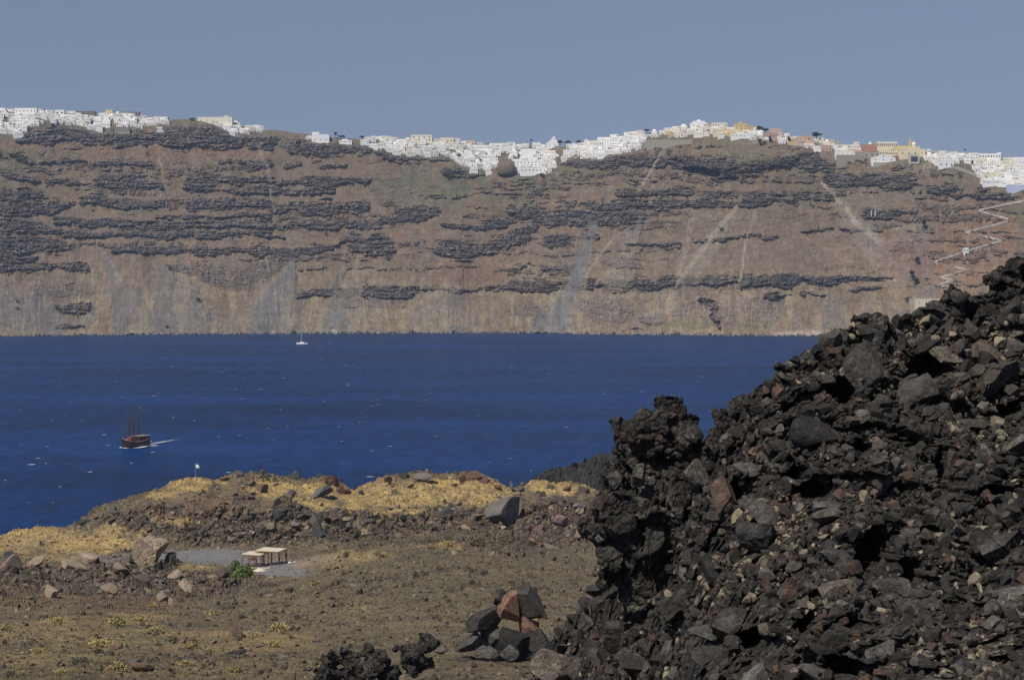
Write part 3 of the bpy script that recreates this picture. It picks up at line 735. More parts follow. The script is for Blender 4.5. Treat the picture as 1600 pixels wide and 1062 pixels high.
bump += outc * (1.4 * np.clip(rock_h2, -.5, 1.2))
bump *= (1 - .93 * yard)
bump += sstep(.06, 0, TV.ravel()) * (0.7 * m2 + .5 * m3)
near = np.clip(q3[:, 1] / 400, .25, 1)
q3 = q3 + np.stack([0 * bump, -.45 * bump * near, .9 * bump * near], -1)
tc_ = np.tile(np.array([0.140, 0.110, 0.066]), (len(tx), 1))
tc_ = mixc3(tc_, (0.165, 0.130, 0.082), sstep(-.2, .5, m1 + .5 * m2) * .7)
tc_ = mixc3(tc_, (0.070, 0.060, 0.050), sstep(.0, .5, m2 - .3 * m1) * .7)
moundm = blobs([(700, 900, 240, 60, 1), (850, 900, 120, 60, 1)], tx, ty)
tc_ = mixc3(tc_, (0.122, 0.101, 0.064), moundm * .7)
tc_ = mixc3(tc_, (0.115, 0.088, 0.075), bank * .8)
tc_ = mixc3(tc_, (0.060, 0.052, 0.048), bank * sstep(-.1, .4, m2) * .8)
tc_ = mixc3(tc_, (0.155, 0.088, 0.058), rede * .75)
tc_ = mixc3(tc_, (0.160, 0.155, 0.148), yard)
gm = np.clip(grass * (.85 + 1.2 * m2 + .3 * m3 + .9 * m0), 0, 1)
tc_ = mixc3(tc_, (0.39, 0.275, 0.112), gm)
tc_ = mixc3(tc_, (0.23, 0.165, 0.085), gm * sstep(-.1, .5, m0 + m2 * .7) * .8)
low_grass = sstep(.0, .45, m1 + .7 * m2) * sstep(905, 960, ty) * sstep(620, 450, tx)
tc_ = mixc3(tc_, (0.19, 0.155, 0.060), low_grass * .6)
tc_ = mixc3(tc_, (0.07, 0.06, 0.055), outc * .8)
tc_ *= (1.1 + .3 * m3)[:, None]
T3 = q3.reshape(T3.shape)
bk = []
for yo, z in ((8, -1.6), (30, -12), (70, -26), (110, -60)):
    t = T3[0].copy(); t[:, 0] *= (t[:, 1] + yo) / t[:, 1]; t[:, 1] += yo; t[:, 2] += z; bk.append(t)
fr = []
for Y, z in ((60, 56), (10, 58), (-60, 60)):
    t = T3[-1].copy(); t[:, 1] = Y; t[:, 2] = z; fr.append(t)
av = np.concatenate([np.array(bk[::-1]), T3, np.array(fr)], 0)
ac = np.concatenate([np.tile(np.array([.09, .075, .06]), (len(bk), len(tcols), 1)), np.clip(tc_, .01, .7).reshape(NTR, len(tcols), 3), np.tile(np.array([.09, .08, .06]), (len(fr), len(tcols), 1))], 0)
ter = link('island_ground', mesh_np('island_ground', av.reshape(-1, 3), grid_faces(av.shape[0], av.shape[1], True), ac.reshape(-1, 3)), M_terrain)
tag(ter, kind='structure')

def terrain_at(px, py):
    j = int(np.clip(np.searchsorted(tcols, px), 0, len(tcols) - 1))
    k = int(np.clip(round((py - sk[j]) / (1100 - sk[j]) * (NTR - 1)), 0, NTR - 1))
    return T3[k, j].copy()

# dark lava tongue reaching into the sea beyond the ridge
hc = np.arange(820, 1110, 1.0)
htop = np.interp(hc, [820, 838, 850, 880, 905, 930, 960, 1109], [760, 744, 736, 731, 722, 712, 706, 690]) + 3.0 * fbm(v3(hc * .14, 0, 1), 4, 101) - 1.5
HX, HV = np.meshgrid(hc, np.linspace(0, 1, 90))
HY = htop[None] + (800 - htop)[None] * HV
HD = 640 - 95 * HV
H3 = P(HX, HY, HD).reshape(-1, 3)
hb = facets(H3, 3.0, 3, 1.0, .5) * 1.5 + facets(H3, 1.3, 4, 1.0, .4) * .8
H3 = H3 + np.stack([0 * hb, -.5 * hb, .8 * hb], -1)
hcol = np.clip(0.040 * (1 + .6 * fbm(H3 * .8, 3, 7)), .01, .2)[:, None] * np.array([1.0, .95, .92])
H3 = H3.reshape(90, -1, 3)
hb2 = H3[0].copy(); hb2[:, 1] += 30; hb2[:, 2] = -4; hf = H3[-1].copy(); hf[:, 2] = -4
hv = np.concatenate([hb2[None], H3, hf[None]], 0)
hcol = hcol.reshape(90, -1, 3); hcol = np.concatenate([hcol[:1], hcol, hcol[-1:]], 0)
hd = link('headland_terrain', mesh_np('headland_terrain', hv.reshape(-1, 3), grid_faces(92, len(hc), True), hcol.reshape(-1, 3)), M_terrain)
tag(hd, kind='structure')

# loose stones over the island soil
def pick(weights, n):
    c = np.cumsum(weights); return np.searchsorted(c, RNG.uniform(0, c[-1], n))
wgt = ((ty < 1085) & (tx > -8) & (tx < 985)).astype(float)
colh = np.tile((1100 - sk)[None], (NTR, 1)).ravel()
W1 = wgt * colh * (0.25 + 1.6 * bank + .4 * rede + .9 * sstep(.1, .4, m1 + m2) * (ty > 890)) * (1 - .85 * yard) * (1 - .8 * gm)
tint = np.array([[.10, .083, .060], [.145, .113, .074], [.165, .11, .078], [.06, .052, .042], [.23, .19, .13], [.135, .12, .10]])
def lay(n, lo, hi, sub, seed, nm):
  global W1
  i1 = pick(W1, n)
  pos = q3[i1]
  spx = np.clip(lo * (1 + RNG.pareto(2.0, n)), lo, hi) * (1 + .4 * bank[i1])
  rad = spx * pos[:, 1] / F * .55
  cr = tint[RNG.choice(6, len(i1), p=[.26, .2, .14, .18, .12, .10])] * RNG.uniform(.8, 1.2, (len(i1), 1))
  return merge_rocks(nm, pos + np.array([0, 0, .15]) * rad[:, None], rad, cr, sub, M_terrain, 12, .8, seed, .05)
def join(objs, name, mat):
    vs, fs, cs, b = [], [], [], 0
    for o in objs:
        me = o.data; n = len(me.vertices)
        v = np.empty(n * 3, np.float32); me.vertices.foreach_get('co', v); vs.append(v.reshape(-1, 3))
        l = np.empty(len(me.loops), np.int32); me.loops.foreach_get('vertex_index', l); fs.append(l.reshape(-1, 3) + b)
        c = np.empty(n * 4, np.float32); me.attributes['Col'].data.foreach_get('color', c); cs.append(c.reshape(-1, 4)[:, :3]); b += n
        bpy.data.objects.remove(o); bpy.data.meshes.remove(me)
    return link(name, mesh_np(name, np.concatenate(vs), np.concatenate(fs), np.concatenate(cs)), mat)
W1 = W1 + wgt * colh * .5 * (1 - .9 * yard) * (1 - .9 * gm)
sa_ = lay(130000, .9, 3.2, 1, 300, 'a')
sb = join([sa_, lay(9000, 2.6, 11, 2, 330, 'b')], 'stones', M_terrain)
tag(sb, 'small loose brown and grey stones strewn over the dry island soil', 'stones', kind='stuff')

# dry grass tufts on the ridge and on the lower ground
def blades(pos, hgt_, n, spread, rng):
    k = len(pos)
    a = rng.uniform(0, 2 * np.pi, (k, n)); r = np.sqrt(rng.uniform(0, 1, (k, n))) * spread[:, None]
    lean = rng.uniform(.1, .7, (k, n))
    b = np.stack([pos[:, None, 0] + r * np.cos(a), pos[:, None, 1] + r * np.sin(a), np.broadcast_to(pos[:, None, 2] - .05, (k, n))], -1)
    h = hgt_[:, None] * rng.uniform(.5, 1.1, (k, n))
    tip = b + np.stack([np.cos(a) * lean * h, np.sin(a) * lean * h, h], -1)
    a2 = rng.uniform(0, np.pi, (k, n)); w = h * .09
    o = np.stack([np.cos(a2) * w, np.sin(a2) * w, 0 * w], -1)
    v = np.stack([b - o, b + o, tip], 2).reshape(-1, 3)
    return v, np.arange(len(v)).reshape(-1, 3)
rg = np.random.default_rng(5)
i2 = pick(wgt * colh * (np.clip(gm, 0, 1) ** 2 + .3 * low_grass), 1800)
gp = q3[i2]
hv_ = gp[:, 1] * rg.uniform(.0006, .0017, len(gp))
v, f = blades(gp, hv_, 9, hv_ * .8, rg)
gcol = np.repeat((np.array([.33, .245, .115]) * rg.uniform(.6, 1.15, (len(gp), 1))), 27, 0)
dg = link('dry_grass', mesh_np('dry_grass', v, f, gcol), M_stuffwall)
tag(dg, 'straw-yellow dry grass covering the ridge above the sea', 'grass', kind='stuff')

# ------------------------------------------------------------------ single boulders on the island soil
FARPROTO = [mesh_np('boulder', *rock_shape(4, 500 + k, 7, .75, .035)) for k in range(10)]
for me in FARPROTO: me.materials.append(M_farrock)
def boulder(px, py, wpx, rgb, label, me=None, name='boulder', asp=(1, .9, .8), yaw=None, tilt=(0, 0), group=None, sink=.25, Y=None):
    p = terrain_at(px, py) if Y is None else P(px, py, Y)
    o = bpy.data.objects.new(name, me or random.choice(FARPROTO)); COL.objects.link(o)
    r = wpx * p[1] / F / 2
    o.scale = (r * asp[0], r * asp[1], r * asp[2])
    o.rotation_euler = (tilt[0], tilt[1], random.uniform(0, 6.28) if yaw is None else yaw)
    o.location = (p[0], p[1], p[2] + r * asp[2] * (.62 - sink))
    o.color = (*rgb, 1)
    return tag(o, label, 'boulder', group)

def uniq(shape_seed, name, s=5, planes=11, flat=.7, rough=.07, mat=None):
    me = mesh_np(name, *rock_shape(s, shape_seed, planes, flat, rough)); me.materials.append(mat or M_farrock); return me

boulder(786, 812, 78, (.135, .12, .105), 'biggest smooth grey boulder, leaning in the bank below the yellow grass', uniq(41, 'boulder', 5, 6, .8, .05), asp=(1, .85, .66), yaw=.3, tilt=(0, -.40), sink=.05)
boulder(800, 768, 17, (.10, .10, .10), 'upright finger of grey rock standing on the grassy ridge', uniq(42, 'standing_stone', 4), name='standing_stone', asp=(.8, .8, 2.1), tilt=(0, .25), sink=.1)
boulder(655, 752, 50, (.14, .125, .11), 'blocky grey rock crowning the yellow hill top', uniq(43, 'boulder'), asp=(1, .8, .66), yaw=.2)
boulder(737, 746, 52, (.13, .075, .055), 'low reddish ledge of rock on the ridge line', uniq(44, 'boulder'), asp=(1.1, .8, .45), yaw=.1)
boulder(500, 777, 44, (.105, .105, .108), 'dark grey boulder lying in the dry grass below the ridge', uniq(45, 'boulder'), asp=(1.1, .9, .85))
boulder(452, 774, 26, (.115, .11, .105), 'round grey boulder beside the dark one in dry grass', uniq(46, 'boulder'), asp=(1, .9, .8))
boulder(520, 756, 34, (.13, .075, .06), 'jagged red brown rock at the notch in the ridge', uniq(47, 'boulder'), asp=(.9, .8, 1.0))
boulder(135, 818, 24, (.05, .048, .045), 'black rock on the shore edge above the sea', uniq(48, 'boulder'), asp=(1.1, .9, .7))
boulder(13, 868, 36, (.05, .048, .046), 'low black rock at the end of the grassy shore', uniq(49, 'boulder'), asp=(1.2, .9, .6))
boulder(368, 1022, 36, (.035, .032, .03), 'black slab of rock lying on the brown gravel slope', uniq(50, 'boulder'), asp=(1.2, .8, .5), tilt=(0, -.4))
boulder(447, 1032, 28, (.13, .12, .11), 'flat grey stone half sunk in the gravel slope', uniq(51, 'boulder'), asp=(1.1, .9, .5))
boulder(155, 916, 30, (.15, .12, .09), 'rounded brown stone below the heap of tan slabs', uniq(52, 'boulder'), asp=(1.2, .9, .6))
boulder(862, 856, 30, (.17, .135, .10), 'tan boulder at the top edge of the gravel mound', uniq(53, 'boulder'), asp=(1.2, .9, .6))
boulder(905, 800, 26, (.14, .13, .12), 'grey boulder in the rubble bank beside the black pinnacle', uniq(54, 'boulder'))
boulder(350, 900, 44, (.075, .058, .045), 'dark brown rock mound next to the green bush', uniq(55, 'boulder'), asp=(1.1, .9, .9))
boulder(265, 888, 34, (.045, .04, .035), 'black rock added as the shaded side of the cracked tan boulder', uniq(56, 'boulder'), asp=(.9, .9, 1.1), sink=.1)  # added rock: shade on the heap's far side, built in black
# cracked bread-crust boulder
v, f = rock_shape(6, 77, 6, .85, .05)
f1, f2, fp_, ci_ = worley(v * 1.9 + 3.3, 12)
v = v * (1 - .09 * (1 - sstep(.02, .13, f2 - f1)))[:, None]
me = mesh_np('cracked_boulder', v, f); me.materials.append(M_farrock)
boulder(240, 890, 62, (.29, .22, .155), 'tan boulder split by deep cracks, tallest in the heap', me, 'cracked_boulder', (1, .9, .95), .4, (.2, .1), sink=.05)

def tone_word(c):
    s = sum(c) / 3
    if c[0] > 1.55 * c[2]: return 'red brown' if c[0] > 1.9 * c[2] else 'brown'
    return 'black' if s < .045 else 'dark grey' if s < .08 else 'grey' if s < .13 else 'pale'
def placed(px, py):
    if py < 800: return 'on the grassy ridge' if px > 340 else 'on the slope down to the shore'
    if py < 850: return 'in the rubble bank under the grassy ridge'
    if py < 935: return 'among the rocks below the cracked tan boulder' if px < 340 else 'on the gravel mound behind the shelter'
    return 'on the scrubby slope' if px < 480 else 'on the bare gravel slope'
wB = wgt * colh * (1.3 * bank + .7 * ((ty > 880) & (ty < 925) & (tx < 370)) + .12 * (ty > 900) + .25 * rede) * (1 - yard)
for i in pick(wB, 300):
    px, py = tx[i], ty[i]
    if py > 1075 or (370 < px < 480 and 845 < py < 912): continue
    wpx = min(7 + random.paretovariate(1.9) * 4, 40)
    c = random.choice([(.05, .047, .045), (.085, .075, .065), (.12, .105, .09), (.16, .105, .075), (.19, .15, .11), (.11, .075, .06)])
    k = random.uniform(.85, 1.15); c = tuple(x * k for x in c)
    size = 'large' if wpx > 18 else 'middling' if wpx > 12 else 'small'
    boulder(px, py, wpx, c, f'{size} {tone_word(c)} rock {placed(px, py)}', asp=(random.uniform(.9, 1.3), random.uniform(.7, 1), random.uniform(.5, .95)), group='rocks scattered over the island soil', tilt=(random.uniform(-.3, .3), random.uniform(-.3, .3)))
# tan slabs of the heap
for px, py, w in [(205, 885, 26), (222, 868, 24), (275, 905, 22), (190, 902, 30), (110, 890, 34), (140, 880, 36), (60, 885, 26), (12, 890, 34), (255, 935, 30), (290, 922, 28), (230, 912, 26), (125, 905, 22), (80, 935, 28), (170, 930, 24), (35, 905, 28), (270, 945, 18), (205, 925, 18)]:
    boulder(px, py, w * 1.35, random.choice([(.30, .235, .17), (.26, .20, .145), (.20, .15, .11), (.09, .075, .06)]), f'tan broken slab of the rock heap around the cracked boulder', asp=(1.15, .85, .7), tilt=(random.uniform(-.5, .5), random.uniform(-.6, .6)), group='tan slabs of the rock heap', sink=-.05)

# ------------------------------------------------------------------ shrubs and trees
def leafmass(n, rx, ry, rz, leaf, rng, zc=0.0, shell=.55, clumps=9):
    """many small leaf faces in clumps through the volume of a crown"""
    cd = rng.normal(size=(clumps, 3)); cd /= np.linalg.norm(cd, axis=1)[:, None]
    cd *= rng.uniform(.25, .75, (clumps, 1))
    w = rng.integers(0, clumps, n)
    d = rng.normal(size=(n, 3)); d /= np.linalg.norm(d, axis=1)[:, None]
    p = cd[w] + d * (rng.uniform(shell, 1, (n, 1)) ** .6) * rng.uniform(.28, .5, (clumps, 1))[w]
    p = p * np.array([rx, ry, rz]) + np.array([0, 0, zc])
    u = rng.normal(size=(n, 3)); u /= np.linalg.norm(u, axis=1)[:, None]
    t = np.cross(u, rng.normal(size=(n, 3))); t /= np.linalg.norm(t, axis=1)[:, None]
    s = leaf * rng.uniform(.6, 1.4, (n, 1))
    v = np.stack([p - u * s, p + t * s * .7, p + u * s, p - t * s * .7], 1).reshape(-1, 3)
    return v, np.arange(len(v)).reshape(-1, 4)
def tree(name, p, h, w, rgb, label, cat, kind='round', group=None, n=500):
    rng = np.random.default_rng(int(abs(p[0] * 13 + h * 7)) + 3)
    r = empty(name, p)
    tag(r, label, cat, group)
    th = h * (.35 if kind == 'round' else .12 if kind == 'cypress' else .75 if kind == 'palm' else .15)
    mb = MB(); mb.tube((0, 0, -h * .15), (w * .03, 0, th), max(w * .06, .06), max(w * .04, .04), 7)
    if kind == 'round':
        for a in range(4):
            mb.tube((w * .03, 0, th * .8), (w * .25 * math.cos(a * 1.7), w * .25 * math.sin(a * 1.7), h * .62), w * .035, w * .015, 5)
    mb.build('trunk' if kind != 'bush' else 'stem', M_trunk, r)
    if kind == 'palm':
        vs, fs = [], []
        for k in range(14):
            a = k * 2.4; pts = [(t * w * .5, h * (.75 + .25 * math.sin(math.pi * min(1, t * 1.15)) - .12 * t * t)) for t in (0, .33, .66, 1)]
            for (x0, z0), (x1, z1), b0, b1 in zip(pts[:-1], pts[1:], (.05, .09, .07), (.09, .07, .01)):
                i = len(vs)
                for x, z, bb in ((x0, z0, -b0), (x0, z0, b0), (x1, z1, b1), (x1, z1, -b1)):
                    vs.append((x * math.cos(a) - bb * w * math.sin(a), x * math.sin(a) + bb * w * math.cos(a), z))
                fs.append((i, i + 1, i + 2, i + 3))
        v, f = np.array(vs), np.array(fs)
    elif kind == 'cypress': v, f = leafmass(n, w * .5, w * .5, h * .47, w * .16, rng, h * .54, .4, 14)
    elif kind == 'bush': v, f = leafmass(n, w * .55, w * .5, h * .6, w * .045, rng, h * .4, .25, 14)
    else: v, f = leafmass(n, w * .55, w * .5, h * .38, w * .08, rng, h * .66, .4, 12)
    o = link('crown' if kind != 'bush' else 'foliage', mesh_np('crown', v, f), M_leaf, r); o.color = (*rgb, 1)
    return r
p = terrain_at(381, 903); tree('green_bush', p, 3.4, 4.8, (.15, .20, .055), 'bright green bush growing below the reed-roofed shelter', 'bush', 'bush', n=1500)
p = terrain_at(368, 893); tree('green_bush', p, 2.6, 2.6, (.10, .135, .055), 'smaller green bush between the brown rock mound and the bright bush', 'bush', 'bush', n=800)
SHR = [(6, 985, 26), (185, 975, 30), (215, 968, 22), (270, 1000, 24), (155, 1012, 30), (90, 972, 24), (125, 1040, 26), (300, 1012, 26), (320, 1020, 22), (185, 1052, 30), (95, 1062, 20), (370, 998, 20), (425, 1010, 22), (435, 985, 30), (400, 992, 18), (290, 1042, 22), (333, 1040, 16), (245, 950, 18), (60, 1020, 22), (700, 856, 20), (598, 870, 22), (490, 912, 18), (745, 850, 30), (785, 848, 32), (365, 1050, 22), (30, 1050, 20), (330, 960, 20), (245, 985, 26)]
for k, (px, py, w, c, sd) in enumerate([(352, 752, 16, 1, 1), (372, 746, 18, 0, 1), (392, 758, 22, 1, 1), (410, 770, 18, 1, 1), (388, 780, 24, 1, 1), (420, 744, 12, 0, 1), (462, 746, 24, 0, 1), (405, 745, 14, 2, 1), (330, 778, 18, 1, 1), (345, 800, 20, 1, 1), (310, 800, 16, 0, 1), (262, 786, 16, 1, 1), (236, 792, 20, 0, 1), (205, 800, 18, 1, 1), (180, 806, 14, 0, 1), (530, 768, 20, 1, 1), (545, 772, 16, 1, 1), (565, 772, 14, 0, 1), (605, 752, 16, 2, 1), (640, 762, 14, 2, 1), (690, 750, 16, 1, 1), (722, 752, 18, 1, 1), (758, 752, 20, 1, 1), (775, 760, 14, 1, 1), (815, 768, 14, 0, 1), (845, 772, 16, 1, 1), (885, 768, 18, 2, 1), (915, 772, 22, 0, 1), (480, 808, 34, 0, 1), (520, 812, 28, 1, 1), (545, 826, 24, 0, 1), (570, 818, 30, 0, 1), (595, 826, 20, 1, 1), (630, 812, 22, 0, 1), (660, 824, 18, 1, 1), (700, 806, 22, 0, 1), (735, 816, 18, 1, 1), (440, 812, 30, 0, 1), (462, 826, 24, 3, 1), (425, 832, 26, 3, 1), (500, 838, 26, 0, 1), (880, 822, 30, 3, 1), (845, 830, 22, 1, 1), (905, 850, 26, 3, 1)]):
    col_ = [(.085, .08, .075), (.135, .085, .065), (.16, .12, .085), (.19, .155, .12)][c]
    boulder(px, py, w, tuple(x * random.uniform(.85, 1.15) for x in col_), ['dark grey', 'reddish brown', 'ochre brown', 'pale tan'][c] + ' craggy rock ' + ('breaking through the dry grass of the ridge' if py < 802 else 'in the bank of dark rubble beneath the ridge'), asp=(random.uniform(1, 1.4), .9, random.uniform(.7, 1.0)), group='craggy rocks of the ridge and its bank', tilt=(random.uniform(-.4, .4), random.uniform(-.4, .4)), sink=.1)
for k, (px, py, w) in enumerate(SHR):
    p = terrain_at(px, py); s = p[1] / F
    dk = k in (3, 6, 11, 22, 23, 16)
    c = random.choice([(.30, .25, .10), (.34, .27, .12), (.26, .22, .11)]) if not dk else (.13, .115, .07)
    tree('dry_shrub', p, w * .5 * s, w * 1.3 * s, c, ('dark olive' if dk else 'straw yellow') + ' low shrub ' + ('at the foot of the rubble bank behind the mound' if py < 880 else 'on the scrubby slope below the rock heap' if py > 940 else 'on the flank of the gravel mound'), 'shrub', 'bush', 'low shrubs on the island soil', n=420)

# ------------------------------------------------------------------ shelter, sunshade, flag on the island
p = terrain_at(420, 884); s = p[1] / F
zb = float(np.median([terrain_at(x, 884)[2] for x in (395, 405, 420, 435, 445)]))
sh = empty('reed_shelter', (p[0], p[1], zb), -.30)
tag(sh, 'open shelter with two pale reed roofs on rust brown posts', 'shelter')
def L(px): return (px - 420) * s
plat = MB(); plat.box(L(386), L(452), -3.4, 3.6, -1.6, .12, .1)
plat.build('stone_platform', M_stone, sh)
for x0, x1, y0, y1, z in ((L(384), L(417), -3.2, 1.0, 2.75), (L(401), L(441), -1.2, 3.2, 3.35)):
    MB().box(x0, x1, y0, y1, z, z + .14).build('reed_roof', M_mat, sh)
    nx = 4
    for a in range(nx):
        for yy in (y0 + .15, y1 - .15):
            x = x0 + .12 + (x1 - x0 - .24) * a / (nx - 1)
            MB().tube((x, yy, .15), (x, yy, z), .11, .1, 8).build('post', M_wood, sh)
    for yy in (y0 + .15, y1 - .15):
        MB().box(x0, x1, yy - .07, yy + .07, z - .22, z - .003).build('beam', M_wood, sh)
    for a in range(nx - 1):
        x = x0 + .12 + (x1 - x0 - .24) * a / (nx - 1); xn = x0 + .12 + (x1 - x0 - .24) * (a + 1) / (nx - 1)
        MB().tube((x, y0 + .15, z - 1.1), ((x + xn) / 2, y0 + .15, z - .2), .05, .05, 6).build('brace', M_wood, sh)
for a in (0, 1):
    MB().tube((L(441) + .2 + a * .9, 2.6 - a * 3, -.1), (L(436) + .2 + a * .6, 2.4 - a * 3, 4.2 - a * .8), .1, .08, 8).build('post', M_wood, sh)
MB().box(L(392), L(412), -2.4, -1.7, .55, .65).box(L(393), L(395), -2.3, -1.8, .22, .55).box(L(409), L(411), -2.3, -1.8, .22, .55).build('bench', M_wood, sh)
p = terrain_at(406, 904)
um = empty('straw_sunshade', tuple(p)); tag(um, 'single straw sunshade on a thin pole below the shelter', 'sunshade')
MB().tube((0, 0, -.4), (0, 0, 2.2), .06, .05, 8).build('pole', M_wood, um)
MB().lathe((0, 0, 0), [(1.25, 1.72), (1.28, 1.80), (.65, 2.12), (.05, 2.36)], 16).build('canopy', M_mat, um)
p = terrain_at(453, 880)
for k, (dx, dy, lb) in enumerate(((0, 0, 'white sack on the stones beside the shelter platform'), (.9, .5, 'pale grey sack farther along the stones by the shelter'))):
    o = link('sack', mesh_np('sack', *rock_shape(3, 60 + k, 4, .8, .03), smooth=True), M_white if k == 0 else M_stone)
    o.scale = (.45, .35, .4); o.location = (p[0] + dx, p[1] + dy, p[2] + .3); tag(o, lb, 'sack')
p = terrain_at(306, float(interp(306, SKYL)) + 3)
fl = empty('flagpole', tuple(p)); tag(fl, 'thin pole with a small white flag on the ridge above the sea', 'flagpole')
MB().tube((0, 0, -.5), (0, 0, 3.9), .06, .04, 8).build('pole', M_metal, fl)
fv = []
for i in range(7):
    for z in (2.9, 3.8): fv.append((i * .16, .08 * math.sin(i * 1.3), z - .05 * i))
v = np.array(fv); f = np.array([[2 * i, 2 * i + 2, 2 * i + 3, 2 * i + 1] for i in range(6)])
v = np.concatenate([v, v + np.array([0, .02, 0])]); f = np.concatenate([f, f[:, ::-1] + 14])
link('flag', mesh_np('flag', v, f), M_white, fl)

# ------------------------------------------------------------------ black lava flow
LTOP = [(600, 1500), (760, 1180), (800, 1120), (830, 1062), (850, 1014), (890, 966), (930, 935), (950, 900), (1000, 830), (1050, 760), (1095, 692), (1112, 662), (1130, 640), (1160, 624), (1190, 603), (1215, 584), (1250, 550), (1290, 530), (1310, 512), (1340, 500), (1390, 502), (1440, 476), (1470, 470), (1490, 452), (1525, 462), (1560, 430), (1600, 412), (1700, 395), (2000, 385)]
CREST = LTOP
LTOP = [(x, y + (13 if x > 1100 else 0)) for x, y in LTOP]
LYT = [(600, 95), (830, 78), (900, 68), (950, 58), (1000, 52), (1100, 45), (1200, 43), (1400, 46), (1600, 50), (2000, 55)]
LYB = [(600, 80), (830, 66), (950, 44), (1100, 30), (1300, 26), (1600, 24), (2000, 24)]
lcols = np.concatenate([np.arange(600, 800, 4.0), np.arange(800, 1625, 1.15), np.arange(1625, 2001, 6.0)])
NLR = 560
lt = smooth_pts(lcols, LTOP, 9)
LX, LV = np.meshgrid(lcols, np.linspace(0, 1, NLR))
bot = np.maximum(1150, lt + 60)
LY = lt[None] + (bot - lt)[None] * LV
tt = np.clip((LY - lt[None]) / np.maximum(1150 - lt, 60)[None], 0, 1.3)
lyb, lyt = smooth_pts(lcols, LYB, 25, 1), smooth_pts(lcols, LYT, 25, 1)
LD = lyb[None] + (lyt - lyb)[None] * np.clip(1 - tt, 0, 1) ** 1.15
L3 = P(LX, LY, LD).reshape(-1, 3)
lx_, ly_ = LX.ravel(), LY.ravel()
wv = np.stack([fbm(L3 * .5 + k * 9, 3, 120 + k) for k in range(3)], -1) * .5
h1 = facets(L3 + wv, 1.7, 31, 1.1, .35) * 1.7
h2 = facets(L3 + wv * .5, .75, 32, 1.2, .4) * .75
h3 = facets(L3, .3, 33, 1.1, .4) * .3
lb_ = .40 * np.clip(h1, -1.2, 1.4) + .42 * np.clip(h2, -.6, .7) + .45 * h3 + .05 * fbm(L3 * 6, 3, 130) + .5 * fbm(L3 * .22, 3, 131)
L3 = L3 + lb_[:, None] * np.array([-.05, -.95, .22])
# deep hollows between the blocks
HOLLOW = [(1124, 842, 24, 28), (975, 935, 42, 60), (1310, 610, 26, 22), (1285, 762, 34, 18), (1370, 868, 24, 36), (1480, 742, 24, 34), (1440, 575, 34, 14), (1190, 870, 18, 14), (1395, 632, 20, 12), (1110, 1010, 40, 22), (1190, 1010, 30, 26), (1560, 770, 40, 12), (1420, 900, 22, 26), (1055, 905, 30, 14), (1245, 735, 20, 14), (1530, 500, 16, 26), (1580, 640, 24, 14), (1330, 975, 20, 16), (1250, 980, 18, 16), (1455, 830, 24, 10), (1155, 760, 20, 16), (1345, 700, 18, 12)]
lxw, lyw = lx_ + 16 * fbm(v3(lx_ * .03, ly_ * .03, 1), 4, 301), ly_ + 16 * fbm(v3(lx_ * .03, ly_ * .03, 7), 4, 302)
holl = np.zeros(len(lx_))
for hx, hy, rx, ry in HOLLOW:
    holl = np.maximum(holl, sstep(1.15, .75, np.hypot((lxw - hx) / rx, (lyw - hy) / ry)))
nh = fbm(L3 * .55, 4, 305)
holl = np.maximum(holl, sstep(.34, .44, nh) * .8)
L3 = L3 + holl[:, None] * np.array([.05, 1.9, -.22])
lx, ly = LX.ravel(), LY.ravel()
ln1 = fbm(L3 * .35, 4, 141); ln2 = fbm(L3 * 2.2, 4, 142); ln3 = fbm(L3 * 9, 3, 143)
lc = np.tile(np.array([.026, .023, .019]), (len(lx), 1))
lc = mixc3(lc, (.048, .042, .034), sstep(-.1, .5, ln2))
lc = mixc3(lc, (.085, .052, .040), sstep(.2, .55, ln1) * .6)
lichen = sstep(.28, .55, ln3 * .6 + .7 * ln1 * .8 + .25 * ln2)
lc = mixc3(lc, (.22, .19, .13), lichen * .7)
lc *= (1 + .35 * ln3)[:, None]
LG = L3.reshape(NLR, -1, 3)
bk = []
for yo, z in ((2, -1.2), (8, -6), (16, -18), (22, -42)):
    t = LG[0].copy(); t[:, 0] *= (t[:, 1] + yo) / t[:, 1]; t[:, 1] += yo; t[:, 2] += z; bk.append(t)
fr = []
for yo, z in ((-6, 1.2), (-22, 1.5), (-60, -4)):
    t = LG[-1].copy(); t[:, 1] += yo; t[:, 2] += z; fr.append(t)
av = np.concatenate([np.array(bk[::-1]), LG, np.array(fr)], 0)
ac = np.concatenate([np.tile(lc[:len(lcols)].reshape(1, -1, 3), (len(bk), 1, 1)), np.clip(lc, .008, .5).reshape(NLR, -1, 3), np.tile(lc[-len(lcols):].reshape(1, -1, 3), (len(fr), 1, 1))], 0)
lvo = link('lava_ground', mesh_np('lava_ground', av.reshape(-1, 3), grid_faces(av.shape[0], av.shape[1], True), np.clip(ac, .008, .5).reshape(-1, 3)), M_lava)
tag(lvo, kind='structure')
def lava_at(px, py):
    j = int(np.clip(np.searchsorted(lcols, px), 0, len(lcols) - 1))
    k = int(np.clip(round((py - lt[j]) / (bot[j] - lt[j]) * (NLR - 1)), 0, NLR - 1))
    return LG[k, j].copy()

